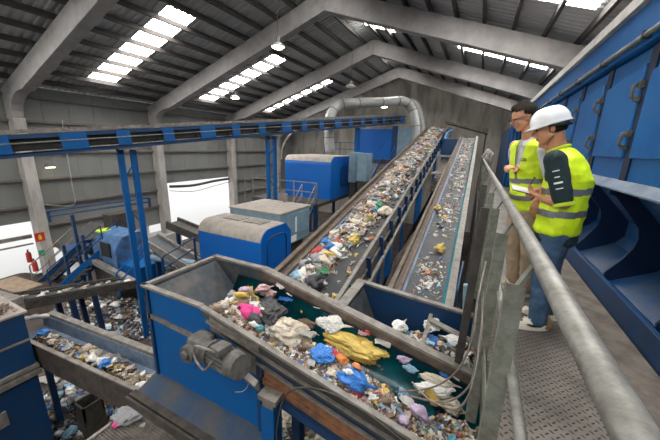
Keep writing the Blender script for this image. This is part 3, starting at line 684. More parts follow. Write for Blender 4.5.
# pale blue control cabinets right of it
a = at(352, 185, z=ZD); 
for k, (pxl, pxr, pyt, pyb, yy, m, lb) in enumerate([(348, 356, 152, 182, HY+1.6, 'light_blue', 'narrow grey-blue control cabinet right of the large rounded housing'), (356, 366, 153, 181, HY+1.2, 'light_blue', 'pale blue control cabinet beside the narrow one, left of the inclined belt')]):
    A = at(pxl, pyb, y=yy); B = at(pxr, pyb, y=yy); T = at(pxl, pyt, y=yy).z
    t = thing('control_cabinet', lb, 'cabinet', ((A.x+B.x)/2, yy+.4, A.z))
    bm = BM(); box(bm, (A.x, yy, A.z), (B.x, yy+.9, T)); part('body', bm, m, t, bevel=.02)
    bm = BM(); box(bm, (A.x+.06, yy-.03, A.z+.1), (B.x-.06, yy, T-.1)); part('door', bm, 'light_blue', t, bevel=.01)
    bm = BM(); box(bm, (A.x+.06, yy+.1, FZ), (B.x-.06, yy+.8, A.z)); part('plinth', bm, 'steel_dark', t)
# far big cabinet with grey sides
yy = 21.0; A = at(357, 158, y=yy); B = at(396, 158, y=yy); T = at(370, 129, y=yy).z
t = thing('machine_cabin', 'big square blue cabin with grey dusty roof at the far end below the overhead conveyor', 'machine', ((A.x+B.x)/2, yy+1, FZ))
bm = BM(); box(bm, (A.x, yy, A.z), (B.x, yy+2.6, T)); part('body', bm, 'blue_machine', t, bevel=.03)
bm = BM(); box(bm, (A.x+.2, yy+.05, T), (B.x+.9, yy+2.6, T+.3)); part('roof_panel', bm, 'dust_top', t)
bm = BM(); box(bm, (B.x, yy-.05, A.z+.3), (B.x+1.0, yy+2.4, T+.1)); part('side_cabinet', bm, 'light_blue', t)
bm = BM(); beam(bm, (B.x-.2, yy-.05, A.z), (B.x-.2, yy-.05, T+.2), .35, .1, (0,1,0)); part('corner_post', bm, 'blue_dark', t)
bm = BM(); box(bm, (A.x-.3, yy-.5, A.z-.3), (B.x+1.4, yy+2.8, A.z)); part('base_frame', bm, 'steel_dark', t)
for x in (A.x, B.x):
    for y in (yy-.3, yy+2.5): bm = BM(); box(bm, (x-.1, y-.1, FZ), (x+.1, y+.1, A.z-.3)); part('leg', bm, 'blue_dark', t)
CZ = A.z
p = at(374, 172, y=17.5); q = at(383, 147, y=20.3); stair('steps with blue rails climbing to the far blue cabin', (p.x, 17.5, CZ-1.8), (p.x, 20.4, CZ), .9, 8, (1,0,0), 'blue_paint', 'blue_paint')
railing('railing at the far end left of the big square cabin', [(A.x-3, yy+.5, CZ), (A.x-.3, yy+.5, CZ)], m='blue_dark')
# silver ducts
DY = HY+1.2
pts = [at(330, 152, y=DY), at(329, 130, y=DY), at(331, 115, y=DY+.3), at(340, 105, y=DY+1.0), at(358, 103, y=DY+1.8), at(385, 102, y=DY+3.5), at(402, 101, y=DY+4.7), at(411, 107, y=DY+5.2), at(415, 122, y=DY+5.2), at(416, 150, y=DY+5.2)]
t = thing('ventilation_duct', 'thick silver duct rising from the rounded blue housing and bending down at the far end', 'duct', pts[0])
bm = BM(); tube(bm, spline(pts, 6), .29, 16); part('pipe', bm, 'duct', t, smooth=True)
sp = spline(pts, 6)
for k in range(4, len(sp)-4, 5):
    bm = BM(); d = (sp[k+1]-sp[k-1]).normalized()*.03; tube(bm, [sp[k]-d, sp[k]+d], .31, 16); part('pipe_joint', bm, 'steel_worn', t)
pts = [at(404, 101, y=24.8), at(414, 102, y=25), at(419, 108, y=25), at(422, 122, y=25), at(424, 150, y=25)]
t = thing('ventilation_duct', 'thinner silver duct turning down close to the draped end wall', 'duct', pts[0])
bm = BM(); tube(bm, spline(pts, 6), .24, 14); part('pipe', bm, 'duct', t, smooth=True)
pts = [at(282, 160, y=16.8), at(283, 148, y=16.8), at(290, 135, y=16.9), at(303, 127, y=17), at(318, 124, y=17.1)]
bm = BM(); tube(bm, spline(pts, 6), .08, 8); single('curved_pipe', bm, 'steel_worn', 'thin grey pipe arching up left of the large rounded housing', 'pipe', loc=pts[0], smooth=True)
# dusty chute wall and dark steel between the two inclined belts
bm = BM(); 
prof = [(-1.62, 6.6, -1.4), (-1.25, 6.6, -1.4), (-1.25, 13, -.2), (-1.62, 13, -.2)]
t = thing('dust_chute', 'dusty grey-brown steel chute in the gap between the two inclined belts', 'chute', (-1.4, 8, FZ))
bm = BM(); n = 14; R1 = []; R2 = []
for i in range(n+1):
    a = i/n; yy = 6.2+7.5*a; z = -1.9+1.4*a
    R1.append([bm.verts.new((-1.66, yy, z+.1)), bm.verts.new((-1.5, yy, z-.35)), bm.verts.new((-1.3, yy, z-.45)), bm.verts.new((-1.12, yy, z-.2))])
for i in range(n):
    for k in range(3): bm.faces.new((R1[i][k], R1[i][k+1], R1[i+1][k+1], R1[i+1][k]))
bmesh.ops.solidify(bm, geom=bm.faces[:], thickness=.03); part('trough', bm, 'dirt_strip', t, smooth=True)
bm = BM(); prism(bm, [(6.0, -2.6), (9.5, -2.6), (9.5, -1.2), (7.2, -1.35), (6.3, -1.8)], 'x', -1.62, -1.2); part('body', bm, 'floor_dirt', t, bevel=.1)
for x in (-1.6, -1.2):
    for yy in (6.6, 12.8): bm = BM(); box(bm, (x-.04, yy, FZ), (x+.04, yy+.1, -2)); part('leg', bm, 'steel_dark', t)
t = thing('cross_platform', 'worn plank-like steel crossing between the belts in the middle distance', 'platform', (-1.3, 13.5, .4))
for k in range(5): bm = BM(); box(bm, (-1.72, 13.0+k*.36, .35), (-1.14, 13.3+k*.36, .4)); part('plank', bm, 'rim_steel', t)
bm = BM(); tube(bm, [(-1.3, 4.4, -1.55), (-1.28, 6.6, -1.12)], .02, 8); single('pipe_rail', bm, 'rim_steel', 'pale thin pipe lying along the gap between the inclined belts', 'pipe', loc=(-1.3, 4.4, -1.5))
# ------------------------------------------------------------------ waste
COL = dict(white=(.72,.71,.68), cream=(.62,.55,.44), beige=(.42,.33,.24), brown=(.17,.105,.065), grey=(.27,.27,.28), dark=(.035,.035,.04), pink=(.55,.36,.36), magenta=(.75,.03,.25),
           blue=(.03,.20,.60), pale_blue=(.25,.45,.60), green=(.05,.30,.14), yellow=(.60,.43,.09), orange=(.62,.20,.04), red=(.50,.03,.03), teal=(.05,.33,.40), lilac=(.45,.35,.50))
for k, c in COL.items():
    mat('w_'+k, c, .5, 0, tuple(v*.5+.04 for v in c), 9, .55, .25, 30)
m = mat('waste_mix', (.2,.15,.1), .85)
nt = m.node_tree; N = nt.nodes; L = nt.links; tc = N.new('ShaderNodeTexCoord'); vo = N.new('ShaderNodeTexVoronoi'); vo.inputs['Scale'].default_value = 26
L.new(tc.outputs['Object'], vo.inputs['Vector']); sp = N.new('ShaderNodeSeparateColor'); L.new(vo.outputs['Color'], sp.inputs[0])
cr = N.new('ShaderNodeValToRGB'); cr.color_ramp.interpolation = 'CONSTANT'
st = [(0, (.10,.065,.04)), (.2, (.22,.16,.11)), (.36, (.06,.05,.045)), (.48, (.34,.27,.2)), (.62, (.5,.47,.42)), (.72, (.14,.1,.07)), (.86, (.3,.2,.17)), (.93, (.1,.17,.25)), (.97, (.45,.36,.1))]
cr.color_ramp.elements[0].position = 0; cr.color_ramp.elements[0].color = (*st[0][1], 1)
cr.color_ramp.elements[1].position = st[1][0]; cr.color_ramp.elements[1].color = (*st[1][1], 1)
for p, c in st[2:]: e = cr.color_ramp.elements.new(p); e.color = (*c, 1)
L.new(sp.outputs[0], cr.inputs[0]); L.new(cr.outputs[0], N['Principled BSDF'].inputs['Base Color'])
bu = N.new('ShaderNodeBump'); bu.inputs['Distance'].default_value = .03; L.new(vo.outputs['Distance'], bu.inputs['Height']); L.new(bu.outputs[0], N['Principled BSDF'].inputs['Normal'])
R = random.Random(11)
def crump(seed, sub=3, amp=.35, fold=2.2, sq=(1, .8, .5), tail=0):
    bm = BM(); bmesh.ops.create_icosphere(bm, subdivisions=sub, radius=.5); o = V((seed*7.3, seed*3.1, seed))
    for v in bm.verts:
        p = v.co.copy(); d = p.normalized()
        n1 = noise.noise(p*fold*1.4+o); n2 = 1-2.6*abs(noise.noise(p*fold*3.1+o*2)); n3 = 1-2.6*abs(noise.noise(p*fold*6.5+o*3)); n4 = 1-2.6*abs(noise.noise(p*fold*14+o*5)) if sub > 3 else 0
        k = 1+amp*(n1*1.3+n2*.45+n3*.34+n4*.16)-amp*.5
        q = d*.5*k
        if tail and q.x > .22: f = (q.x-.22)/.3; q.y *= max(.25, 1-f*1.3); q.z *= max(.25, 1-f*1.3); q.x += f*tail
        v.co = V((q.x*sq[0], q.y*sq[1], q.z*sq[2]))
    return bm
def filmbm(seed, n=5, curl=.5):
    bm = BM(); r = random.Random(seed); g = []
    w, h = r.uniform(.7, 1), r.uniform(.35, .8)
    for i in range(n+1):
        row = []
        for j in range(n+1):
            x = (i/n-.5)*w; y = (j/n-.5)*h
            z = curl*.35*noise.noise(V((x*3+seed, y*3, seed)))+.10*noise.noise(V((x*9, y*9, seed)))
            row.append(bm.verts.new((x+.12*noise.noise(V((x*4, y*4, seed+9))), y+.16*noise.noise(V((x*4, y*4, seed+5))), z+.12)))
        g.append(row)
    for i in range(n):
        for j in range(n):
            if (i in (0, n-1) and j in (0, n-1)) and r.random() < .6: continue
            bm.faces.new((g[i][j], g[i+1][j], g[i+1][j+1], g[i][j+1]))
    bmesh.ops.solidify(bm, geom=bm.faces[:], thickness=.02); return bm
def cartonbm(seed):
    bm = BM(); r = random.Random(seed); box(bm, (-.45, -.28, 0), (.45, .28, .16)); 
    bmesh.ops.subdivide_edges(bm, edges=bm.edges[:], cuts=3, use_grid_fill=True)
    for v in bm.verts: v.co += V((noise.noise(v.co*4+V((seed,0,0))), noise.noise(v.co*4+V((0,seed,0))), noise.noise(v.co*4+V((0,0,seed)))))*.09
    return bm
def bottlebm():
    bm = BM(); prof = [(-.5, .0), (-.5, .13), (-.46, .15), (-.2, .15), (-.17, .135), (-.05, .135), (-.02, .15), (.2, .15), (.33, .08), (.38, .055), (.41, .055), (.415, .07), (.49, .07), (.5, 0)]
    rings = []
    for x, r_ in prof: rings.append([bm.verts.new((x, max(r_, .002)*math.cos(2*PI*k/12), .14+max(r_, .002)*math.sin(2*PI*k/12)*.85)) for k in range(12)])
    for i in range(len(rings)-1):
        for k in range(12): bm.faces.new((rings[i][k], rings[i][(k+1)%12], rings[i+1][(k+1)%12], rings[i+1][k]))
    return bm
def proto_mesh(name, bm, smooth=True):
    bmesh.ops.recalc_face_normals(bm, faces=bm.faces[:]); me = bpy.data.meshes.new(name)
    for f in bm.faces: f.smooth = smooth
    bm.to_mesh(me); bm.free(); me.materials.append(MATS['w_white']); return me
PM = {'film': [proto_mesh('film', filmbm(s)) for s in range(6)], 'crumple': [proto_mesh('crumple', crump(s+1, 3, .6, 2.0, (1, .85, .6))) for s in range(6)],
      'carton': [proto_mesh('carton', cartonbm(s+.5), False) for s in range(4)], 'bottle': [proto_mesh('bottle', bottlebm())],
      'bag': [proto_mesh('bag', crump(s+20, 5, .34, 1.8, (1, .75, .5), 0 if s in (0, 1) else .08)) for s in range(5)]}
NM = {'film': ('film_scrap', 'flat torn %s plastic film scrap', 'scrap'), 'crumple': ('crumpled_wrapper', 'small crumpled %s wrapper', 'litter'), 'carton': ('carton_piece', 'bent %s carton piece', 'carton'),
      'bottle': ('plastic_bottle', '%s plastic bottle', 'bottle'), 'bag': ('plastic_bag', 'crumpled %s plastic bag', 'bag')}
CN = {'pale_blue': 'pale blue', 'dark': 'black'}
def piece(kind, col, p, size, rot, where, label=None, name=None, cat=None, group=True, flat=1, wid=1, idx=None):
    me = (PM[kind][idx] if idx is not None else R.choice(PM[kind]))
    n, l, c = NM[kind]; o = bpy.data.objects.new(name or n, me); C.objects.link(o); o.location = p
    o.rotation_euler = rot; o.scale = (size, size*wid, size*flat)
    o.material_slots[0].link = 'OBJECT'; o.material_slots[0].material = MATS['w_'+col]
    cn = CN.get(col, col); tag(o, label or ((l % cn)+' '+where), cat or c)
    if not label: o['group'] = (NM[kind][1] % cn)+'s '+where
    return o
WC = ['white']*9+['cream']*7+['beige']*6+['brown']*4+['grey']*4+['pink']*2+['blue']*2+['pale_blue']*2+['green', 'yellow', 'yellow', 'orange', 'red', 'teal', 'dark', 'dark', 'lilac']
WK = ['film']*6+['crumple']*6+['carton']*3+['bottle']
def bits(name, n, fn, label, cat, size=(.03, .09), cols=None, seed=1):   # a dense layer nobody could count: one object
    r = random.Random(seed); vs = []; fs = []; mi = []; keys = list(COL); cols = cols or WC
    for _ in range(n):
        p, nrm = fn(r); s = r.uniform(*size); a = r.uniform(0, 2*PI); tilt = r.uniform(-.8, .8); t2 = r.uniform(-.8, .8)
        M = Matrix.Rotation(a, 3, 'Z') @ Matrix.Rotation(tilt, 3, 'X') @ Matrix.Rotation(t2, 3, 'Y'); b = len(vs); asp = r.uniform(.35, 1)
        for i in range(3):
            for j in range(3): vs.append(p+M @ V(((i-1)*s*(1+r.uniform(-.3, .3)), (j-1)*s*asp*(1+r.uniform(-.3, .3)), r.uniform(-.35, .35)*s)))
        c = keys.index(r.choice(cols))
        for i in range(2):
            for j in range(2): q = b+i*3+j; fs.append((q, q+3, q+4, q+1)); mi.append(c)
    me = bpy.data.meshes.new(name); me.from_pydata([tuple(v) for v in vs], [], fs)
    for k in keys: me.materials.append(MATS['w_'+k])
    me.polygons.foreach_set('material_index', mi)
    o = bpy.data.objects.new(name, me); C.objects.link(o); so = o.modifiers.new('solid', 'SOLIDIFY'); so.thickness = .004
    return tag(o, label, cat, kind='stuff')
def heap(name, x0, x1, y0, y1, nx, ny, fz, label, frame=None, m='waste_mix'):   # closed lump of waste
    bm = BM(); g = [[None]*(ny+1) for _ in range(nx+1)]
    for i in range(nx+1):
        for j in range(ny+1):
            a, b = x0+(x1-x0)*i/nx, y0+(y1-y0)*j/ny; z = fz(a, b); g[i][j] = bm.verts.new(frame(a, b, z) if frame else (a, b, z))
    for i in range(nx):
        for j in range(ny): bm.faces.new((g[i][j], g[i+1][j], g[i+1][j+1], g[i][j+1]))
    bmesh.ops.solidify(bm, geom=bm.faces[:], thickness=.03)
    return single(name, bm, m, label, 'waste', smooth=True, kind='stuff')
# --- heap in the front conveyor
def hz(x, y):
    f = (y-YF)/(YK-YF); i = (x+3.05)/(XE+3.05); b0 = -.98+(zr(XE)-.44+.98)*i
    wdt = .53 if x > -1.9 else .53+(-1.9-x)*.35
    wdt += .05*math.sin(x*4.1)+.03*math.sin(x*9)
    edge = min(1, max(0, (wdt-f)/.20)); edge = edge*edge*(3-2*edge)
    bt = zr(x)-.13 if x > -2.6 else -.55
    yb_ = y-YF; belt = b0 if yb_ < .62 else (b0+.10*(yb_-.62)/.18 if yb_ < .8 else b0+.10+(bt-b0-.10)*(yb_-.8)/(YK-.05-YF-.8))
    left = min(1, max(0, (x+3.0)/.45)); top = zr(x)-.07+.04*math.sin(x*5)
    return belt-.03+(top-b0)*edge*left+(.05*noise.noise(V((x*5, y*5, 0)))+.03*noise.noise(V((x*13, y*13, 2))))*edge
heap('waste_heap', -2.98, .7, YF+.03, YK-.05, 110, 34, hz, 'brown bed of shredded mixed waste filling the front conveyor')
def fn(r):
    while True:
        x = r.uniform(-2.85, .65); y = r.uniform(YF+.05, YK-.1); f = (y-YF)/(YK-YF)
        if f < (.50 if x > -2 else .50+(-1.9-x)*.35) or r.random() < .015: return V((x, y, hz(x, y)+r.uniform(0, .035))), None
bits('waste_scraps', 5200, fn, 'small scraps of plastic, paper and card strewn over the front conveyor heap', 'waste', (.009, .036), WC+['brown']*12+['beige']*10+['cream']*4+['dark']*3)
W1 = 'in the waste of the front conveyor'
for i in range(150):
    p, _ = fn(R); k = R.choice(WK); s = R.uniform(.06, .15); piece(k, R.choice(WC), p+V((0, 0, .01)), s, (R.uniform(-.5, .5), R.uniform(-.5, .5), R.uniform(0, 6.3)), W1)
for i in range(45):
    x = R.uniform(-2.85, -1.9); y = R.uniform(YF+.15, YK-.3); piece(R.choice(['film', 'crumple', 'crumple', 'bag']), R.choice(['pink', 'cream', 'cream', 'beige', 'white', 'lilac', 'brown', 'brown', 'grey']), V((x, y, hz(x, y)+.02)), R.uniform(.10, .2), (R.uniform(-.5, .5), R.uniform(-.5, .5), R.uniform(0, 6.3)), 'at the hopper end of the front heap')
def onheap(px, py):
    z = -.6
    for _ in range(12):
        p = at(px, py, z=z); z = .5*z+.5*(hz(min(max(p.x, -2.95), .7), min(max(p.y, YF+.03), YK-.05))+.04)
    return at(px, py, z=z)
def hero(kind, col, a, b, label, name, cat, wid=.7, flat=.62, lift=0, idx=0, grow=.95):
    p, q = onheap(*a), onheap(*b); c = (p+q)/2; d = q-p
    return piece(kind, col, c+V((0, 0, lift)), d.length*grow, (0, -math.atan2(d.z, V((d.x, d.y)).length), math.atan2(d.y, d.x)), '', label, name, cat, wid=wid, flat=flat, idx=idx)
hero('bag', 'yellow', (326, 338), (384, 361), 'large translucent yellow plastic bag lying across the middle of the front heap', 'plastic_bag', 'bag', .62, .55, .05, 0)
hero('bag', 'blue', (313, 353), (333, 364), 'crumpled bright blue bag left of and below the big yellow bag', 'plastic_bag', 'bag', 1.1, .9, .05, 1)
hero('bag', 'blue', (338, 376), (372, 390), 'blue printed plastic bag at the front rim of the conveyor, below the yellow bag', 'plastic_bag', 'bag', .9, .8, .04, 2)
hero('crumple', 'orange', (351, 375), (361, 379), 'orange patch of wrapper on top of the blue printed bag', 'crumpled_wrapper', 'litter', .9, .6, .13, 1)
hero('crumple', 'white', (343, 380), (352, 384), 'white scrap lying on the left part of the blue printed bag', 'crumpled_wrapper', 'litter', .9, .6, .12, 2)
hero('bag', 'cream', (272, 333), (308, 338), 'big pale see-through bag bulging left of the white bag on the front heap', 'plastic_bag', 'bag', .85, .8, .06, 3)
hero('bag', 'white', (318, 326), (346, 330), 'torn white plastic bag near the teal belt, above the yellow bag', 'plastic_bag', 'bag', .9, .9, .06, 4)
hero('bag', 'dark', (264, 306), (272, 328), 'dark charcoal garment draped over the left part of the front heap', 'discarded_garment', 'clothing', .6, .5, .08, 1)
hero('crumple', 'magenta', (240, 311), (258, 320), 'hot pink bag at the left end of the front heap', 'plastic_bag', 'bag', .8, .8, .07, 0)
hero('crumple', 'dark', (250, 320), (259, 330), 'black scrap of bag just below the hot pink one', 'plastic_bag', 'bag', .8, .8, .08, 3)
hero('crumple', 'white', (250, 327), (258, 331), 'white tissue lump right of the black scrap by the front rim', 'paper_lump', 'paper', .9, .9, .06, 2)
hero('crumple', 'teal', (257, 330), (264, 334), 'small turquoise wrapper beside the white tissue lump', 'crumpled_wrapper', 'litter', .9, .9, .06, 4)
hero('crumple', 'yellow', (234, 306), (256, 303), 'mustard and orange cloth behind the hot pink bag', 'discarded_cloth', 'cloth', .6, .6, .09, 5)
hero('crumple', 'lilac', (238, 299), (250, 296), 'lilac cloth at the back left of the front heap', 'discarded_cloth', 'cloth', .6, .8, .1, 1)
hero('bag', 'pink', (254, 299), (272, 294), 'pale pink cloth heaped highest at the back left of the front heap', 'discarded_cloth', 'cloth', .6, .8, .12, 2)
hero('crumple', 'pink', (262, 294), (276, 301), 'smaller rosy cloth lying right of the pale pink one', 'discarded_cloth', 'cloth', .7, .7, .08, 4)
hero('film', 'blue', (278, 301), (293, 303), 'blue torn film lying on the teal belt near the hopper end', 'film_scrap', 'scrap', .8, .9, .03, 0)
hero('film', 'white', (276, 287), (284, 293), 'small white film on the teal belt at its far left end', 'film_scrap', 'scrap', .9, .9, .05, 2)
hero('film', 'white', (285, 295), (293, 299), 'white film flake on the teal belt right above the blue torn film', 'film_scrap', 'scrap', .5, .6, .03, 3)
hero('film', 'white', (312, 308), (322, 311), 'thin white film flake on the teal belt above the torn white bag', 'film_scrap', 'scrap', .4, .4, .02, 4)
hero('film', 'pink', (356, 335), (372, 340), 'reddish-white food wrapper on the teal belt right of the yellow bag', 'food_wrapper', 'wrapper', .9, 1, .04, 4)
hero('crumple', 'red', (364, 334), (370, 338), 'small red crumpled foil on the reddish-white wrapper', 'crumpled_wrapper', 'litter', .7, .5, .06, 1)
hero('film', 'white', (373, 343), (392, 350), 'white plastic sheet scrap on the teal belt above the right end of yellow bag', 'film_scrap', 'scrap', .7, .8, .03, 5)
hero('crumple', 'red', (330, 353), (338, 362), 'red netting scrap between the blue bag and the yellow bag', 'netting_scrap', 'scrap', .8, .8, .05, 0)
hero('crumple', 'orange', (335, 362), (348, 366), 'orange and white food tub below the yellow bag', 'food_tub', 'tub', .9, .8, .06, 3)
hero('crumple', 'lilac', (394, 361), (412, 365), 'pale lilac printed wrapper right of the yellow bag end', 'food_wrapper', 'wrapper', .6, .7, .05, 5)
hero('crumple', 'pale_blue', (403, 370), (416, 376), 'pale blue and white package below the pale lilac wrapper', 'food_package', 'package', .8, .8, .06, 2)
hero('film', 'teal', (415, 379), (434, 383), 'flat turquoise tray piece at the edge of the teal belt', 'tray_piece', 'scrap', .4, .5, .04, 1)
hero('bag', 'cream', (420, 379), (458, 392), 'long flattened cream bag lying above another one at the right end of the heap', 'plastic_bag', 'bag', .35, .4, .07, 3)
hero('bag', 'white', (414, 392), (452, 398), 'long off-white crumpled bag below the flattened cream bag', 'plastic_bag', 'bag', .6, .6, .08, 0)
hero('bag', 'cream', (436, 404), (466, 420), 'big pale see-through bag nearest the guard rail, at the lower right of heap', 'plastic_bag', 'bag', .9, .7, .08, 2)
hero('crumple', 'pale_blue', (399, 392), (406, 404), 'crushed blue plastic bottle standing out at the front of the heap', 'plastic_bottle', 'bottle', .9, 1, .06, 0)
hero('crumple', 'lilac', (408, 412), (428, 422), 'lilac-spotted white bundle by the front rim at bottom right', 'discarded_nappy', 'litter', .8, .8, .06, 1)
hero('film', 'white', (398, 402), (416, 414), 'clear crinkled tray by the front rim, right of the crushed bottle', 'tray_piece', 'scrap', .8, .8, .06, 0)
hero('film', 'blue', (438, 375), (448, 380), 'little blue film on the teal belt near its right end', 'film_scrap', 'scrap', .8, .8, .03, 2)
hero('film', 'cream', (450, 378), (460, 384), 'little cream food scrap on the teal belt right of the little blue film', 'film_scrap', 'scrap', .8, .8, .03, 3)
hero('film', 'yellow', (425, 402), (440, 424), 'yellow strap curling between the pale bags at lower right', 'strap', 'strap', .25, .6, .12, 2)
hero('film', 'white', (300, 343), (314, 340), 'bluish-white film right of the big pale see-through bag', 'film_scrap', 'scrap', .5, .7, .05, 5)
hero('crumple', 'brown', (298, 322), (316, 330), 'brown crumpled paper bag between the pale bag and torn white bag', 'paper_bag', 'bag', .6, .6, .04, 4)
hero('carton', 'pale_blue', (424, 348), (434, 352), 'small pale blue carton leaning at the receiving hopper rim', 'carton_piece', 'carton', .8, .8, .1, 0)
# --- receiving hopper
def fn2(r):
    x = r.uniform(-1.05, .5); y = r.uniform(3.35, 4.05); return V((x, y, -1.42+.32*(1 if x > -.45 else max(0, (x+1.1)/.65))*(1-abs(y-3.65)/.7)+r.uniform(-.03, .05))), None
heap('waste_heap', -1.1, .52, 3.3, 4.1, 30, 16, lambda x, y: -1.47+.34*(1 if x > -.45 else max(0, (x+1.1)/.65))*(1-abs(y-3.65)/.7)+.04*noise.noise(V((x*8, y*8, 0))), 'bed of mixed waste inside the smaller receiving hopper')
bits('waste_scraps', 900, fn2, 'small scraps lying in the smaller receiving hopper', 'waste', (.012, .045), WC+['brown']*14+['dark']*10, seed=4)
for i in range(34):
    p, _ = fn2(R); piece(R.choice(WK), R.choice(WC+['brown']*8), p+V((0,0,.02)), R.uniform(.08, .2), (R.uniform(-.5, .5), R.uniform(-.5, .5), R.uniform(0, 6.3)), 'in the smaller receiving hopper')
for (px, py, s, lb) in ((400, 326, .3, 'white film bag at the left of the receiving hopper waste'), (432, 325, .34, 'big torn white bag in the middle of the receiving hopper'), (455, 340, .3, 'stringy white film bag at the right of the receiving hopper')):
    p = at(px, py, z=-1.05); piece('bag', 'white', p, s, (0, 0, R.uniform(0, 6)), '', lb, 'plastic_bag', 'bag', wid=.8, flat=.7)
# --- left inclined belt
def surfA(a, s):
    cover = .16+.10*math.sin(a*.9)*.3
    f = max(0, 1-abs((s+.13+.05*math.sin(a*1.7)+.02*a/5)/(.30+.022*a))**3) if a < 40 else 0
    return -.12+f*(.10+.04*noise.noise(V((a*1.5, s*4, 0))))+.02*noise.noise(V((a*7, s*9, 1)))
heap('waste_layer', .3, LA-.1, -.5, .5, 220, 16, lambda a, s: 0, 'ribbon of mixed waste heaped along the left inclined belt', frame=lambda a, s, z: PA(a, s, surfA(a, s)-.012))
def fnA(r):
    while True:
        a = r.random()**1.35*(LA-.5)+.2; s = r.uniform(-.52, .52); h = surfA(a, s)
        if h > -.07 or r.random() < .03+.02*a: return PA(a, s, h+r.uniform(0, .03)), None
bits('waste_scraps', 5000, fnA, 'small scraps of plastic, paper and card covering the left inclined belt', 'waste', (.026, .085), WC+['white']*3+['cream']*6+['beige']*4, seed=2)
for i in range(290):
    p, _ = fnA(R); piece(R.choice(WK), R.choice(WC), p+V((0,0,.02)), R.uniform(.13, .32), (R.uniform(-.5, .5), R.uniform(-.5, .5), R.uniform(0, 6.3)), 'on the left inclined belt')
def onA(px, py): return inc(px, py, -.9-.02, 4.0, .19)
for kind, col, px, py, s, lb, nm, ct in (('film', 'green', 322, 273, .34, 'bright green plastic sheet at the foot of the left inclined belt', 'film_scrap', 'scrap'), ('film', 'green', 381, 191, .3, 'green plastic film halfway up the left inclined belt', 'film_scrap', 'scrap'),
    ('crumple', 'dark', 317, 283, .36, 'black rubbish bag at the foot of the left belt, below the green sheet', 'plastic_bag', 'bag'), ('crumple', 'yellow', 354, 240, .26, 'yellow wrapper at the right edge of waste on the left belt', 'crumpled_wrapper', 'litter'),
    ('crumple', 'white', 302, 277, .3, 'white torn paper near the foot of the left belt', 'paper_lump', 'paper'), ('crumple', 'blue', 325, 243, .22, 'blue and white wrapper at the left side of the left belt', 'crumpled_wrapper', 'litter'),
    ('crumple', 'red', 337, 243, .18, 'bright red wrapper in the lower part of the left belt', 'crumpled_wrapper', 'litter'), ('bag', 'cream', 386, 212, .4, 'cream coloured bag in the middle of the left inclined belt', 'plastic_bag', 'bag'),
    ('carton', 'yellow', 330, 256, .26, 'yellow carton in the lower part of the left belt, above the green sheet', 'carton_piece', 'carton')):
    piece(kind, col, onA(px, py)+V((0,0,.03)), s, (.1, -.15, R.uniform(0, 6)), '', lb, nm, ct)
# --- right inclined belt: sparse individual litter
r2 = random.Random(5); n = 0
while n < 240:
    a = r2.uniform(.3, LB-.3); s = r2.gauss(-.02+.05*math.sin(a*2.2), .15)
    dens = .5+.5*math.sin(a*1.9+.7)+.05*a
    if abs(s) > .3 or r2.random() > dens: continue
    n += 1; piece(r2.choice(WK), r2.choice(WC+['white']*6+['cream']*5), PB(a, s, -.115), r2.uniform(.05, .17), (r2.uniform(-.3, .3), r2.uniform(-.3, .3), r2.uniform(0, 6.3)), 'on the right inclined belt')
def fnB(r):
    while True:
        a = r.uniform(.2, LB-.3); s = r.gauss(0, .16)
        if abs(s) < .32 and r.random() < .4+.5*math.sin(a*1.9+.7)+.04*a: return PB(a, s, -.112), None
bits('waste_scraps', 1700, fnB, 'confetti-sized scraps scattered on the right inclined belt', 'waste', (.009, .028), WC+['white']*8+['cream']*5, seed=3)
piece('crumple', 'yellow', inc(440, 249, -.95, 4.0, .19)+V((0,0,.03)), .24, (0, 0, 1), '', 'yellowish food wrapper on the lower right inclined belt', 'crumpled_wrapper', 'litter')
piece('crumple', 'yellow', inc(438, 209, -.95, 4.0, .19)+V((0,0,.03)), .2, (0, 0, 2), '', 'yellow cup halfway up the right inclined belt', 'paper_cup', 'cup')
# --- lower conveyor at left
def fn3(r):
    x = -8.0+r.random()**.7*4.2; s = .18+.22*r.random()+.04*math.sin(x*3); return LP(x, s, -.17+r.uniform(0, .07)+(.10 if x > -4.6 else 0)), None
heap('waste_layer', -8.0, -3.8, .06, .5, 60, 8, lambda x, s: 0, 'ribbon of pale waste along the lower left conveyor', frame=lambda x, s, z: LP(x, s, -.24+.09*max(0, 1-((s-.28)/.2)**2)+.02*noise.noise(V((x*6, s*8, 0)))))
bits('waste_scraps', 700, fn3, 'small pale scraps along the lower left conveyor', 'waste', (.012, .045), ['white', 'cream', 'cream', 'beige', 'beige', 'brown', 'grey', 'yellow', 'dark'], seed=6)
for i in range(60):
    p, _ = fn3(R); piece(R.choice(WK), R.choice(['white', 'white', 'cream', 'cream', 'beige', 'grey', 'yellow', 'brown', 'blue']), p+V((0,0,.03)), R.uniform(.1, .24), (R.uniform(-.4, .4), R.uniform(-.4, .4), R.uniform(0, 6.3)), 'on the lower left conveyor')
# --- piles on the hall floor
def pile(cx, cy, rx, ry, h, n, label, cols, seed, size=(.03, .10)):
    def f(x, y): d = ((x-cx)/rx)**2+((y-cy)/ry)**2; return FZ+h*max(0, 1-d)*(1+.6*noise.noise(V((x*2, y*2, seed))))-.02
    heap('waste_pile', cx-rx, cx+rx, cy-ry, cy+ry, 26, 26, f, 'dark base of the '+label)
    def g(r):
        a = r.uniform(0, 2*PI); q = math.sqrt(r.random())*1.05; x, y = cx+rx*q*math.cos(a), cy+ry*q*math.sin(a); return V((x, y, f(x, y)+.04)), None
    bits('waste_scraps', n, g, 'loose scraps of the '+label, 'waste', size, cols, seed)
    return g
cold = ['white']*2+['grey']*5+['pale_blue']*2+['dark']*9+['brown']*8+['blue', 'beige']
c = at(73, 410, z=FZ+.1); g = pile(c.x, c.y, 1.3, .8, .35, 1000, 'bluish plastic pile on the floor below the lower conveyor', cold, 31)
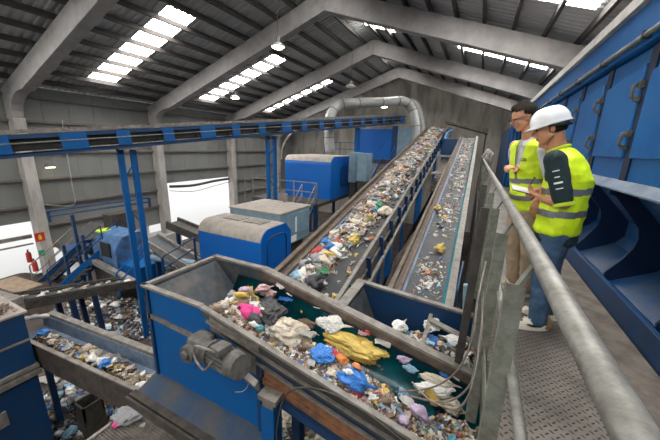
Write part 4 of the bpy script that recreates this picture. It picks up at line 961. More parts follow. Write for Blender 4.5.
for i in range(24): p, _ = g(R); piece('crumple', R.choice(['pale_blue', 'white', 'grey', 'grey']), p+V((0,0,.05)), R.uniform(.15, .4), (0, 0, R.uniform(0, 6)), 'in the bluish pile below the lower conveyor')
c = at(105, 312, z=FZ+.1); g = pile(c.x, c.y, 3.0, 1.2, .4, 1300, 'wide scrap pile on the floor beyond the lower conveyor', cold+['white']*2, 32, (.03, .10))
for i in range(16): p, _ = g(R); piece(R.choice(['crumple', 'film', 'carton']), R.choice(['white', 'white', 'grey', 'pale_blue', 'pink', 'dark']), p+V((0,0,.08)), R.uniform(.2, .45), (0, 0, R.uniform(0, 6)), 'in the wide pile beyond the lower conveyor')
c = at(305, 425, z=-3.2); 
def g4(r): return V((c.x+r.gauss(0, .5), c.y+r.gauss(0, .3), FZ+.4+r.uniform(0, .2))), None
c = at(300, 425, z=FZ+.5); g = pile(c.x, c.y, 1.2, .9, .6, 900, 'pale film pile on the floor below the rust-brown channel', ['white', 'cream', 'cream', 'grey', 'dark', 'dark', 'yellow'], 33)
for i in range(14): p, _ = g(R); piece('bag', R.choice(['cream', 'white']), p+V((0,0,.1)), R.uniform(.4, .7), (0, 0, R.uniform(0, 6)), 'in the pale film pile below the brown channel')
piece('film', 'white', at(48, 381, z=FZ+.05), .75, (0, 0, .6), '', 'white plastic sheet lying alone on the dark floor at far lower left', 'plastic_sheet', 'sheet', wid=.6, flat=.6)
piece('carton', 'grey', at(121, 333, z=FZ+.1), .95, (0, 0, 1.2), '', 'pale board lying on the floor behind the lower conveyor', 'board', 'board', flat=.4)
p = at(88, 400, z=-4.4); t = thing('open_crate', 'dark open crate standing in the bluish plastic pile', 'crate', (p.x, p.y, FZ))
bm = BM(); w_ = .2
for (a0, b0, a1, b1) in ((-w_, -w_, w_, -w_+.04), (-w_, w_-.04, w_, w_), (-w_, -w_, -w_+.04, w_), (w_-.04, -w_, w_, w_)): box(bm, (p.x+a0, p.y+b0, -4.75), (p.x+a1, p.y+b1, -4.4))
box(bm, (p.x-w_, p.y-w_, FZ), (p.x+w_, p.y+w_, -4.74)); part('box', bm, 'steel_dark', t)
for (px, py, k, c_, s, lb, nm) in ((128, 415, 'bag', 'grey', .42, 'greyish plastic sheet crumpled on the grating platform', 'plastic_sheet'), (117, 424, 'crumple', 'magenta', .14, 'pink end of the wrapper on the grating, by the grey sheet', 'crumpled_wrapper'), (143, 425, 'film', 'white', .09, 'tiny white scrap lying alone on the grating platform', 'paper_scrap')):
    piece(k, c_, at(px, py, z=-2.55), s, (0, 0, .5), '', lb, nm, 'litter', flat=.5)
# debris on the left housing
def g5(r): return V((r.uniform(xb-1.5, xb-.05), r.uniform(yb-1.5, yb-.05), -1.78)), None
bits('debris_scraps', 500, g5, 'brown debris spilled on top of the left machine housing', 'waste', (.015, .06), ['brown', 'beige', 'brown', 'cream', 'dark'], seed=9)
# ------------------------------------------------------------------ left side: machines, stairs and belts by the openings
def pos(px, py, z): return at(px, py, z=z)
# dark belt conveyor crossing above the lower one
a0 = at(14, 303, z=-2.35); a1 = at(128, 283, z=-3.1)
t = thing('cross_conveyor', 'long dark conveyor crossing over the end of the lower left conveyor', 'conveyor', a0)
d_ = (a1-a0).normalized(); s_ = d_.cross(V((0,0,1))).normalized()
for k, (s, m) in enumerate(((-.32, 'steel_dark'), (.32, 'steel_dark'))):
    bm = BM(); beam(bm, a0+s_*s, a1+s_*s, .08, .2); part('side_frame', bm, m, t)
    bm = BM(); tube(bm, [a0+s_*s*1.1+V((0,0,.14)), a1+s_*s*1.1+V((0,0,.14))], .025, 8); part('rail', bm, 'steel_dark', t)
bm = BM(); beam(bm, a0+V((0,0,.03)), a1+V((0,0,.03)), .6, .03); part('belt', bm, 'belt_grey', t)
bm = BM(); hexa(bm, [a0+s_*.4-d_*.4+V((0,0,-.1)), a0+s_*.4+V((0,0,-.1)), a0-s_*.4+V((0,0,-.1)), a0-s_*.4-d_*.4+V((0,0,-.1)), a0+s_*.3-d_*.7, a0+s_*.4+V((0,0,.25)), a0-s_*.4+V((0,0,.25)), a0-s_*.3-d_*.7]); part('discharge_lip', bm, 'rim_steel', t)
for q in (.35, .55):
    for s in (-.3, .3):
        pp = a0.lerp(a1, q)+s_*s; bm = BM(); beam(bm, (pp.x+.3, pp.y, FZ), pp-V((0,0,.1)), .11, .11, (0,1,0)); part('leg', bm, 'navy_rib', t)
for k in range(14):
    p = a0.lerp(a1, (k+.5)/14)+s_*random.uniform(-.2, .2)+V((0,0,.08)); piece(R.choice(['film', 'crumple']), R.choice(['white', 'cream', 'grey', 'beige']), p, R.uniform(.1, .25), (0, 0, R.uniform(0, 6)), 'on the dark cross conveyor')
# stairs with blue handrails climbing to the right towards the shredder
b0 = at(35, 292, z=-4.6); b1 = at(100, 246, z=-3.0); 
stair('steep blue stairs by the left wall opening, nearer flight', at(62, 290, z=-4.6), at(112, 246, z=-3.1), .7, 9, (.2, -1, 0), 'blue_paint', 'blue_dark')
stair('blue stairs by the left wall opening, flight beside the red sign column', at(44, 284, z=-4.9), at(88, 243, z=-3.4), .7, 9, (.2, -1, 0), 'blue_dark', 'steel_worn')
# gangway at their top
g0 = at(52, 212, z=-2.4); g1 = at(150, 206, z=-2.4)
t = railing('blue handrail running in front of the left wall below the wall rails', [at(50, 222, x=-15.2), at(150, 207, x=-13.8)], h=.45, m='blue_dark', r=.04, step=4)
for (px, pyt, pyb, x_) in ((72, 215, 270, -15.0), (82, 235, 285, -14.0), (63, 245, 285, -15.5)):
    A = at(px, pyt, x=x_); bm = BM(); beam(bm, (A.x, A.y, FZ), A, .11, .11, (0, 1, 0)); single('gangway_post', bm, 'blue_dark', 'dark blue post standing by the stairs at the left wall', 'post', loc=(A.x, A.y, FZ), group='blue posts by the left stairs')
# shredder: blue housing with green-yellow rim, dark inlet, on a dark frame
c = at(128, 250, z=-3.2); 
mat('shredder_blue', (.07,.17,.36), .5, 0, (.04,.06,.08), 4, .8)
t = thing('shredder', 'blue shredder machine with dark inlet behind the nearest blue tower', 'machine', (c.x, c.y, FZ))
bm = BM(); prism(bm, [(c.y-.7, -4.0), (c.y+.7, -4.0), (c.y+.7, -2.7), (c.y+.3, -2.35), (c.y-.4, -2.45), (c.y-.7, -2.9)], 'x', c.x-1.3, c.x+.4); part('housing', bm, 'shredder_blue', t, bevel=.04)
bm = BM(); box(bm, (c.x-.55, c.y-.75, -3.3), (c.x+.1, c.y-.69, -2.7)); part('inlet', bm, 'black_rubber', t)
bm = BM(); box(bm, (c.x-1.35, c.y-.5, -2.46), (c.x-.9, c.y+.1, -2.40)); part('rim', bm, 'collar', t)
bm = BM(); beam(bm, (c.x-1.6, c.y-.9, -3.5), (c.x+1.8, c.y-.9, -3.9), .2, .2); part('front_beam', bm, 'rim_steel', t)
bm = BM(); box(bm, (c.x-1.2, c.y-.8, FZ), (c.x+.3, c.y+.6, -4.0)); part('base_frame', bm, 'steel_dark', t)
bm = BM(); box(bm, (c.x-2.0, c.y+.2, -3.3), (c.x-1.35, c.y+1.2, -1.9)); part('drive_box', bm, 'steel_dark', t)
bm = BM(); box(bm, (c.x+.4, c.y-.6, -4.3), (c.x+1.6, c.y+.5, -3.5)); part('side_box', bm, 'blue_paint', t)
# long grey conveyor descending to the right, and a pipe
p0 = at(150, 238, z=-2.3); p1 = at(196, 266, z=-3.3)
t = thing('sloping_conveyor', 'grey sloping conveyor by the bright opening, left of the nearest blue housing', 'conveyor', p0)
d_ = (p1-p0).normalized(); s_ = d_.cross(V((0,0,1))).normalized()
bm = BM(); beam(bm, p0, p1, .7, .04); part('belt', bm, 'belt_grey', t)
for s in (-.38, .38): bm = BM(); beam(bm, p0+s_*s, p1+s_*s, .06, .26); part('side_frame', bm, 'rim_steel', t)
for q in (.1, .9): p = p0.lerp(p1, q); bm = BM(); beam(bm, (p.x, p.y, FZ), p, .12, .12, (0,1,0)); part('leg', bm, 'blue_dark', t)
p0 = at(160, 232, z=-2.2)+V((-.9, 1.2, 0)); p1 = at(200, 252, z=-2.8)+V((0, 1.2, 0))
t = thing('sloping_conveyor', 'dark sloping conveyor behind the grey one, at the foot of the second column', 'conveyor', p0)
bm = BM(); beam(bm, p0, p1, .7, .04); part('belt', bm, 'steel_dark', t)
for s in (-.38, .38): bm = BM(); beam(bm, p0+s_*s, p1+s_*s, .08, .34); part('side_frame', bm, 'steel_dark', t)
for q in (.1, .9): p = p0.lerp(p1, q); bm = BM(); beam(bm, (p.x, p.y, FZ), p, .12, .12, (0,1,0)); part('leg', bm, 'blue_dark', t)
pz = at(118, 258, z=-3.6); c = at(168, 250, z=-4.2); g = pile(c.x, c.y, 2.6, 1.6, 1.2, 1600, 'scrap pile heaped around the sloping conveyors', ['cream', 'white', 'brown', 'brown', 'beige', 'grey', 'dark', 'dark', 'orange', 'pale_blue'], 34, (.05, .18))
bm = BM(); tube(bm, [at(152, 257, z=-3.0), at(195, 264, z=-3.2)], .14, 12); single('blue_pipe', bm, 'light_blue', 'pale blue pipe lying below the grey sloping conveyor', 'pipe', loc=at(152, 257, z=-3.0), smooth='auto')
railing('blue handrail left of the nearest blue housing', [at(165, 282, z=-3.3), at(196, 260, z=-3.0)], h=.9, m='blue_dark', r=.03)
railing('blue handrail sloping beside the nearest blue tower', [at(120, 296, z=-4.2), at(150, 262, z=-3.2)], h=.9, m='blue_paint', r=.03)
# concrete ledge at the column foot
bm = BM(); box(bm, (-18.2, 10.2, FZ), (-17.0, 12.4, -4.35)); single('concrete_block', bm, 'concrete', 'concrete block around the foot of the second left column', 'block', loc=(-17.6, 11.3, FZ), bevel=.04)
# sign and extinguishers on the first column
xo = XM-11.6
t = thing('exit_sign', 'small red square safety sign with yellow mark on the first column', 'sign', (xo+.56, 5.7, -3.35))
c = at(40, 237, x=xo+.57)
bm = BM(); box(bm, (c.x-.02, c.y-.17, c.z-.2), (c.x, c.y+.17, c.z+.2)); part('panel', bm, 'red_sign', t)
bm = BM(); prism(bm, [(c.y-.05, c.z-.12), (c.y+.05, c.z-.12), (c.y+.06, c.z-.02), (c.y+.02, c.z+.12), (c.y-.04, c.z+.10), (c.y-.06, c.z)], 'x', c.x, c.x+.008); part('mark', bm, 'yellow_paint', t)
c2 = at(42, 253, x=xo+.57); bm = BM(); box(bm, (c2.x-.02, c2.y-.10, c2.z-.14), (c2.x, c2.y+.10, c2.z+.14)); mat('green_sign', (.02,.25,.12), .5); single('small_sign', bm, 'green_sign', 'small greenish sign below the red sign on the first column', 'sign', loc=c2)
for px, py, lb in ((29, 257, 'red fire hose reel box left of the first column'), (35, 266, 'red fire extinguisher low on the first column')):
    c = at(px, py, y=5.35); t = thing('fire_extinguisher', lb, 'extinguisher', c)
    bm = BM(); tube(bm, [c+V((0,0,-.25)), c+V((0,0,.18)), c+V((0,0,.26)), c+V((0,0,.28))], [.1, .1, .05, .02], 14); part('cylinder', bm, 'red_sign', t, smooth='auto')
    bm = BM(); tube(bm, [c+V((0,0,.28)), c+V((0,0,.36))], .03, 8); beam(bm, c+V((0,0,.36)), c+V((.12,0,.40)), .03, .02); part('valve', bm, 'black_plastic', t)
# outside: heap of waste with a board, lorry, low wall
mat('earth', (.13,.10,.08), .9, 0, (.07,.055,.045), 5, .9, .3)
def out_heap(cx, cy, r, h, lb, seed):
    def f(x, y): d = ((x-cx)/r)**2+((y-cy)/(r*.8))**2; return FZ-.05+h*max(0, 1-d)*(1+.5*noise.noise(V((x*.8, y*.8, seed))))
    heap('waste_pile', cx-r, cx+r, cy-r*.8, cy+r*.8, 24, 24, f, lb, m='earth')
c = at(18, 285, z=FZ+.6); out_heap(c.x, c.y, 2.6, .9, 'brown earthy heap of waste lying just inside the left opening', 3)
c = at(12, 288, z=FZ+1.1); bm = BM(); beam(bm, c+V((-.9,0,.1)), c+V((.7,.3,.0)), .8, .05); single('chipboard_panel', bm, 'board', 'light brown board lying on the heap at the left edge', 'board', loc=c)
c = at(86, 250, z=-4.4); c = at(84, 256, z=FZ+.6); c = V((c.x-1, c.y, FZ)); t = thing('parked_lorry', 'blue and white lorry standing outside, seen through the left opening', 'lorry', c)
bm = BM(); box(bm, (c.x-1.2, c.y-.2, FZ+.7), (c.x+1.2, c.y+1.7, FZ+2.9)); part('cab', bm, 'blue_paint', t, bevel=.1)
bm = BM(); box(bm, (c.x+1.2, c.y, FZ+1.7), (c.x+1.23, c.y+1.5, FZ+2.5)); part('windscreen', bm, 'white_strip', t)
bm = BM(); box(bm, (c.x-1.2, c.y+1.9, FZ+1.0), (c.x+1.2, c.y+3.6, FZ+2.6)); part('load_box', bm, 'white_paint', t, bevel=.05)
for y in (c.y+.5, c.y+3.0):
    for x in (c.x-1.1, c.x+1.1): bm = BM(); tube(bm, [(x-.14, y, FZ+.45), (x+.14, y, FZ+.45)], .5, 18); part('wheel', bm, 'black_rubber', t)
for k, (y0, y1, z) in enumerate(((-.2, 5.4, -2.9),)):
    bm = BM(); beam(bm, (XL+.1, y0, z), (XL+.1, y1, z-.05), .12, .16); beam(bm, (XL+.1, y0, z-.35), (XL+.1, y1, z-.4), .1, .06); single('wall_girt', bm, 'steel_worn', 'double grey rail across the open part left of the first column', 'wall rail', loc=(XL, 2.5, z))
t = thing('steel_brace', 'diagonal grey strut in the opening right of the first column', 'strut', (XL+.1, 7, FZ)); bm = BM(); beam(bm, (XL+.3, 6.0, -3.4), (XL+.3, 7.4, FZ), .16, .16); part('strut', bm, 'steel_worn', t)
# rolled cloth and wire above the big opening
bm = BM(); tube(bm, spline([(XL+.2, 12.3, -1.45), (XL+.22, 14, -1.55), (XL+.2, 16, -1.42), (XL+.2, 17.4, -1.38)], 6), .09, 8); single('rolled_shutter', bm, 'steel_dark', 'dark rolled shutter cloth hanging along the top of the bright opening', 'shutter', loc=(XL+.2, 15, -1.45), smooth=True)
cable('thin dark wire sagging under the rolled shutter in the bright opening', [(XL+.3, 12.2, -1.7), (XL+.3, 14, -1.95), (XL+.3, 16, -1.75), (XL+.3, 17.5, -1.6)], .02)
cable('thin grey wire hanging down the siding behind the overhead conveyor', [at(62, 120, x=XL+.25), at(68, 160, x=XL+.25), at(72, 185, x=XL+.25), at(73, 205, x=XL+.25), at(40, 204, x=XL+.25)], .02, 'duct')
# wall lamp
c = at(50, 166, x=XL+.5); t = thing('wall_lamp', 'small lit lamp on a bracket on the left wall siding', 'lamp', c)
bm = BM(); beam(bm, c+V((-.4,0,.05)), c+V((0,0,.02)), .05, .05); part('bracket', bm, 'steel_worn', t)
bm = BM(); box(bm, (c.x-.1, c.y-.16, c.z-.05), (c.x+.1, c.y+.16, c.z+.03)); part('housing', bm, 'steel_worn', t)
bm = BM(); box(bm, (c.x-.08, c.y-.14, c.z-.07), (c.x+.08, c.y+.14, c.z-.05)); part('lens', bm, 'lamp_lit', t)
# railings around the cabinets at middle distance
railing('grey railing behind the light blue cabinet, in front of the wall', [at(233, 205, z=-1.9)+V((0,1,0)), at(270, 200, z=-1.9)+V((0,1,0))], h=1.3)
# ------------------------------------------------------------------ far right: dark blue ribbed container and head of the right belt
t = thing('ribbed_container', 'dark blue ribbed container far along the walkway behind the men', 'container', (2.0, 16, 0))
bm = BM(); box(bm, (.95, 13.6, -.1), (2.6, 19, 2.3)); part('body', bm, 'blue_dark', t)
for k in range(13): bm = BM(); box(bm, (.98+k*.125, 13.52, 0), (1.03+k*.125, 13.6, 2.2)); part('rib', bm, 'blue_press', t)
bm = BM(); box(bm, (.93, 13.5, 2.2), (2.6, 13.6, 2.32)); part('top_rail', bm, 'blue_press', t)
bm = BM(); box(bm, (.93, 13.48, .75), (2.6, 13.6, .85)); part('middle_rail', bm, 'ledge_blue', t)
bm = BM(); tube(bm, [(1.0, 13.4, 2.42), (1.3, 12.6, 2.62)], .06, 10); single('grey_pipe_end', bm, 'white_strip', 'pale pipe end resting on the container behind the men', 'pipe', loc=(1.0, 13.4, 2.42))
p = at(486, 152, y=15); t = thing('white_sack', 'white sack standing at the far end of the walkway handrail', 'sack', (p.x+.1, 15, 0))
bm = crump(50, 4, .3, 1.5, (.42, .4, .9)); bmesh.ops.translate(bm, verts=bm.verts[:], vec=(p.x+.1, 15, 1.0)); part('sack', bm, 'dust_top', t, smooth=True)
t = thing('belt_head_drive', 'dark blue drive machinery between the upper ends of the two inclined belts', 'machine', (-1.7, 21, 1))
bm = BM(); box(bm, (-2.05, 18.6, 1.1), (-1.25, 20.5, 2.0)); part('housing', bm, 'blue_dark', t, bevel=.05)
bm = BM(); tube(bm, [(-1.9, 18.3, 1.9), (-1.9, 19.2, 2.3), (-1.7, 20, 2.5)], .08, 8); part('pipe', bm, 'blue_paint', t)
for x in (-1.95, -1.35): bm = BM(); beam(bm, (x, 19, FZ), (x, 19, 1.1), .12, .12, (0,1,0)); part('leg', bm, 'blue_dark', t)
bm = BM(); box(bm, (-2.05, 16.2, 1.0), (-1.15, 16.5, 1.1)); part('crossbeam', bm, 'light_blue', t)
t = thing('belt_canopy', 'dull brown cover plate above the upper end of the right inclined belt', 'cover', (-.7, 21, 2.8))
bm = BM(); hexa(bm, [(-2.2, 20.6, 3.0), (.3, 20.6, 2.35), (.3, 22, 2.35), (-2.2, 22, 3.0), (-2.2, 20.6, 3.08), (.3, 20.6, 2.65), (.3, 22, 2.65), (-2.2, 22, 3.08)]); part('plate', bm, 'dirt_strip', t)
for x in (-2.1, .2): bm = BM(); beam(bm, (x, 21, FZ), (x, 21, 2.4), .1, .1, (0,1,0)); part('leg', bm, 'steel_dark', t)
# rough brown timber and cables hung on the outside of the railing
for k, (y, z0, z1, w_) in enumerate(((3.4, -1.8, .82, .08), (4.9, -1.9, .9, .08))):
    bm = BM(); beam(bm, (.09, y-.25, z0), (.13, y, z1), w_, .04, (0, 1, 0)); single('timber_batten', bm, 'steel_dark', 'dirty brown upright batten on the outer side of the walkway handrail', 'batten', loc=(.1, y, 0), group='brown battens outside the handrail')
def wire(lb, pts, r=.006, m='steel_worn'): cable(lb, pts, r, m, grp='cables tangled at the railing foot')
for pts in ([(486, 262, 2.3), (478, 300, 1.9), (472, 340, 1.75), (456, 372, 1.75), (430, 388, 1.8), (395, 392, 1.85)], [(483, 300, 2.0), (480, 350, 1.7), (470, 385, 1.6), (445, 402, 1.65), (410, 396, 1.75)],
            [(481, 330, 1.8), (474, 380, 1.55), (458, 408, 1.5), (430, 400, 1.6), (412, 382, 1.7)]):
    wire('brown-grey cable drooping from the railing foot over the front heap', [at(p[0], p[1], y=p[2]) for p in pts], .006)
t = railing('small blue handrail beside the lower end of the right inclined belt', [(-.02, 4.35, -1.2), (-.0, 5.2, -1.05)], h=.6, m='blue_dark', r=.016)
bm = BM(); tube(bm, [at(466, 322, y=4.3), at(468, 285, y=4.3)], .06, 14); single('white_pipe', bm, 'light_blue', 'pale shiny pipe standing in the gap beside the lower right belt', 'pipe', loc=at(466, 322, y=4.3), smooth='auto')

c = at(415, 125, y=26.2); t = thing('wall_lamp', 'small bright lamp low on the draped end wall by the thin duct', 'lamp', c)
bm = BM(); box(bm, (c.x-.12, c.y, c.z-.06), (c.x+.12, c.y+.1, c.z+.1)); part('housing', bm, 'steel_worn', t)
bm = BM(); box(bm, (c.x-.1, c.y-.02, c.z-.05), (c.x+.1, c.y, c.z+.06)); part('lens', bm, 'lamp_lit', t)
# ------------------------------------------------------------------ the two men
mat('skin', (.56,.27,.15), .5, 0, (.45,.18,.10), 25, .5); mat('hair_dark', (.012,.009,.007), .75, 0, (.03,.024,.02), 90, .6, .4, 200, spec=.15); mat('vest', (.70,.92,.01), .55, 0, (.56,.78,.01), 6, .5, .25, 14)
mat('reflective', (.20,.21,.22), .4, .3); mat('polo_green', (.004,.018,.021), .85, 0, (.008,.03,.034), 10, .5, .2, 30); mat('jeans', (.018,.050,.10), .85, 0, (.075,.15,.24), 6, .7, .4, 30, lo=.35, hi=.7)
mat('khaki', (.40,.30,.20), .85, 0, (.30,.22,.145), 8, .6, .4, 25); mat('shirt_white', (.60,.60,.63), .75, 0, (.45,.45,.5), 15, .5, .2, 30); mat('helmet', (.80,.81,.82), .25); mat('eye_dark', (.02,.015,.012), .2); mat('lip', (.40,.15,.12), .5)
mat('shoe_tan', (.27,.165,.07), .8, 0, (.2,.12,.05), 20, .5); mat('sole', (.72,.68,.58), .7)
def ell(bm, c, fr, r):
    f, l, u = fr; n = bmesh.ops.create_uvsphere(bm, u_segments=20, v_segments=14, radius=1)
    for v in n['verts']: q = v.co.copy(); v.co = V(c)+f*(q.x*r[0])+l*(q.y*r[1])+u*(q.z*r[2])
def cap(bm, a, ra, b, rb, n=14):
    a, b = V(a), V(b); d = b-a; L_ = d.length; d.normalize() if L_ > 1e-6 else None
    pts = []; rs = []
    for k in range(1, 6): t = k/5*PI/2; pts.append(a-d*ra*math.cos(t)); rs.append(max(ra*math.sin(t), .0008))
    for k in range(5): t = k/5*PI/2; pts.append(b+d*rb*math.sin(t)); rs.append(max(rb*math.cos(t), .0008))
    pts.append(b+d*rb); rs.append(.0008)
    tube(bm, pts, rs, n)
def torso(bm, lev, fr, n=6, grow=0):   # lev: (center, half width, radius) blended from bottom to top
    f, l, u = fr
    for i in range(len(lev)-1):
        for k in range(n+1):
            t = k/n; t = t; a, b = lev[i], lev[i+1]; c = V(a[0]).lerp(V(b[0]), t); w_ = a[1]+(b[1]-a[1])*t; r = a[2]+(b[2]-a[2])*t+grow
            ell(bm, c, fr, (r, w_+r*.75, r*.55))
def merged(name, bm, m, parent, vox=.01, sm=6, smooth_mod=4, wr=0, wf=18, fn=None, label=None, split=None, thick=False):
    """union of overlapping shapes fused into one continuous surface"""
    me = bpy.data.meshes.new('tmp'); bmesh.ops.recalc_face_normals(bm, faces=bm.faces[:]); bm.to_mesh(me); bm.free()
    o = bpy.data.objects.new('tmp', me); C.objects.link(o)
    r = o.modifiers.new('r', 'REMESH'); r.mode = 'VOXEL'; r.voxel_size = vox
    s = o.modifiers.new('s', 'SMOOTH'); s.iterations = sm; s.factor = .5
    dg = bpy.context.evaluated_depsgraph_get(); me2 = bpy.data.meshes.new_from_object(o.evaluated_get(dg)); bpy.data.objects.remove(o)
    b2 = BM(); b2.from_mesh(me2); b2.normal_update()
    if wr:
        for v in b2.verts: 
            p = v.co; v.co = p+v.normal*wr*(noise.noise(V((p.x*wf*.6, p.y*wf*.6, p.z*wf)))+.6*(1-2*abs(noise.noise(p*wf*1.3+V((5,5,5))))))
    if fn: fn(b2)
    L_ = V(parent.location)
    bmesh.ops.translate(b2, verts=b2.verts[:], vec=-L_)
    me3 = bpy.data.meshes.new(name); 
    for f in b2.faces: f.smooth = True
    b2.to_mesh(me3); b2.free()
    for q in (m if isinstance(m, list) else [m]): me3.materials.append(MATS[q])
    ob = bpy.data.objects.new(name, me3); C.objects.link(ob); ob.parent = parent
    if label: ob['label'] = label
    return ob
def frame(f, up=(0,0,1)):
    u0 = V(up).normalized(); f = V(f); f = (f-u0*f.dot(u0)).normalized(); return f, u0.cross(f), u0
def head(bm, c, fr, s=1):   # c: middle of the skull
    f, l, u = fr; P = lambda a, b, d: V(c)+(f*a+l*b+u*d)*s
    ell(bm, P(-.008, 0, .025), fr, (.098*s, .077*s, .092*s)); ell(bm, P(.028, 0, -.03), fr, (.062*s, .060*s, .075*s))
    cap(bm, P(.06, 0, -.092), .022*s, P(.045, .0, -.085), .03*s)
    for b in (-1, 1):
        cap(bm, P(.01, b*.050, -.055), .02*s, P(.055, b*.018, -.09), .02*s)      # jaw
        cap(bm, P(.078, b*.018, .018), .012*s, P(.070, b*.045, .016), .010*s)    # brow
        ell(bm, P(.062, b*.035, -.022), fr, (.020*s, .020*s, .020*s))            # cheek
        ell(bm, P(-.005, b*.079, -.008), frame(f+l*b*-.5, u), (.019*s, .008*s, .031*s))  # ear
    cap(bm, P(.090, 0, .008), .008*s, P(.110, 0, -.022), .0125*s); ell(bm, P(.098, 0, -.027), fr, (.014*s, .018*s, .010*s))  # nose
    ell(bm, P(.083, 0, -.055), fr, (.012*s, .022*s, .007*s)); ell(bm, P(.080, 0, -.066), fr, (.012*s, .020*s, .007*s))       # lips
def hand(bm, wrist, d, nrm, side, curl=.6, s=1, thumb=1):
    """d: finger direction, nrm: back of the hand, side: towards the thumb"""
    d = V(d).normalized(); nrm = V(nrm); nrm = (nrm-d*nrm.dot(d)).normalized(); sd = nrm.cross(d).normalized()*thumb
    w = V(wrist)
    for k in range(4): cap(bm, w+d*.01*s+sd*(.02-.0135*k)*s, .016*s, w+d*.085*s+sd*(.031-.0205*k)*s, .0125*s)
    ln = (.072, .080, .074, .058)
    for k in range(4):
        p = w+d*.088*s+sd*(.032-.0213*k)*s; a = 0
        for q, fr_ in enumerate((.45, .32, .23)):
            a += curl*(.55, .9, .6)[q]; dd_ = d*math.cos(a)-nrm*math.sin(a); e = p+dd_*ln[k]*fr_*s; cap(bm, p, (.0092-.0008*q)*s, e, (.0086-.0009*q)*s, 10); p = e
    p = w+d*.025*s+sd*.026*s; e = p+(d*.6+sd*.6-nrm*.35).normalized()*.042*s; cap(bm, p, .0135*s, e, .0105*s, 10); e2 = e+(d*.9+sd*.05-nrm*.45).normalized()*.032*s; cap(bm, e, .0105*s, e2, .009*s, 10)
def shoe(name, c, f, parent, m='shoe_tan', mark=True):
    fr = frame(f); f, l, u = fr; c = V(c)
    P = lambda a, b, d: c+f*a+l*b+u*d
    bm = BM(); cap(bm, P(-.085, 0, .05), .040, P(.04, 0, .045), .041); cap(bm, P(.04, 0, .043), .040, P(.135, 0, .034), .030); cap(bm, P(-.06, 0, .06), .036, P(-.05, 0, .095), .040); cap(bm, P(0, 0, .07), .03, P(-.03, 0, .09), .036)
    sh = merged(name, bm, m, parent, .008, 4)
    bm = BM(); n = 24; A = []; B = []
    for k in range(n):
        q = 2*PI*k/n; a = .03+.142*math.cos(q); b = .046*math.sin(q)*(1+.12*math.cos(q)); A.append(bm.verts.new(P(a, b, .0))); B.append(bm.verts.new(P(a, b*1.02, .032)))
    bm.faces.new(A[::-1]); bm.faces.new(B)
    for k in range(n): bm.faces.new((A[k], A[(k+1)%n], B[(k+1)%n], B[k]))
    def sub(nm, bm, mm):
        bmesh.ops.recalc_face_normals(bm, faces=bm.faces[:]); me = bpy.data.meshes.new(nm); bmesh.ops.translate(bm, verts=bm.verts[:], vec=-V(parent.location)); bm.to_mesh(me); bm.free(); me.materials.append(MATS[mm]); o = bpy.data.objects.new(nm, me); C.objects.link(o); o.parent = sh; return o
    sub('sole', bm, 'sole')
    if mark:
        for s in (-1, 1):
            bm = BM(); pts = [P(.075, s*.043, .052), P(.03, s*.0475, .044), P(-.01, s*.047, .047), P(-.07, s*.044, .070)]; tube(bm, spline(pts, 4), [.004+.009*math.sin(min(1, k/5)*PI/2)*(1-k/12.5) for k in range(13)], 8); sub('side_mark', bm, 'black_plastic')
        bm = BM(); cap(bm, P(.10, 0, .048), .026, P(.135, 0, .036), .026); sub('toe_cap', bm, 'shoe_tan')
        bm = BM(); cap(bm, P(-.085, 0, .045), .042, P(-.075, 0, .085), .040); sub('heel_cap', bm, 'shoe_tan')
        for k in range(4): 
            bm = BM(); tube(bm, spline([P(.07-.025*k, -.025, .075+.008*k), P(.07-.025*k, 0, .088+.008*k), P(.07-.025*k, .025, .075+.008*k)], 3), .004, 6); sub('lace', bm, 'sole')
    return sh
def bands(zs, axis_p, axis_d, mi=1):
    def fn(b2):
        for f in b2.faces:
            h = (f.calc_center_median()-V(axis_p)).dot(V(axis_d))
            for z0, z1 in zs:
                if z0 < h < z1: f.material_index = mi
    return fn
# ---- man with helmet
T = thing('person', 'man in white hard hat and yellow-green vest, writing on a notepad, wearing blue jeans', 'person', (.62, 2.76, 0))
FR = frame((-.95, .30, 0)); f, l, u = FR
hipc = V((.625, 2.78, .86)); chest = V((.60, 2.79, 1.20)); shc = V((.545, 2.80, 1.365)); neck = V((.515, 2.80, 1.44)); hd = V((.445, 2.785, 1.575))
HFR = frame((-.90, .10, -.42), (-.42, .05, .9)); hf, hl, hu = HFR
hf = V((-.93, .04, -.30)).normalized(); hl = V((0,0,1)).cross(hf).normalized(); hu = hf.cross(hl).normalized(); HFR = (hf, hl, hu)
shL = shc+l*.19+V((0,0,-.02)); shR = shc-l*.19+V((0,0,-.02))
elL = V((.575, 2.54, 1.055)); wrL = at(543, 199, y=2.70); haL = at(527, 192, y=2.76)
elR = V((.60, 3.02, 1.07)); wrR = at(541, 189, y=2.86)
bm = BM()
torso(bm, [(hipc, .07, .105), (hipc.lerp(chest, .5), .065, .10), (chest, .085, .11), (shc, .10, .085)], FR, 5)
cap(bm, shc, .06, neck+V((0,0,.02)), .056); cap(bm, neck, .057, hd+hu*-.05-hf*.03, .055); head(bm, hd, HFR, 1.03)
anL = V((.60, 2.65, .09)); anR = V((.70, 2.90, .09)); hL = hipc+l*.09; hR = hipc-l*.09; knL = V((.575, 2.66, .47)); knR = V((.655, 2.88, .47))
for h_, k_, a_ in ((hL, knL, anL), (hR, knR, anR)): cap(bm, h_, .085, k_, .055); cap(bm, k_, .055, a_, .038); cap(bm, a_, .033, a_+f*.06-V((0,0,.05)), .024)
for s_, e_, w_ in ((shL, elL, wrL), (shR, elR, wrR)): cap(bm, s_, .055, e_, .040); cap(bm, e_, .043, e_.lerp(w_, .4), .042); cap(bm, e_.lerp(w_, .4), .042, w_, .027)
hand(bm, wrL, (haL-wrL)+V((0, .02, .015)), (0, -.35, -1), 1, .55, 1.0, 1)
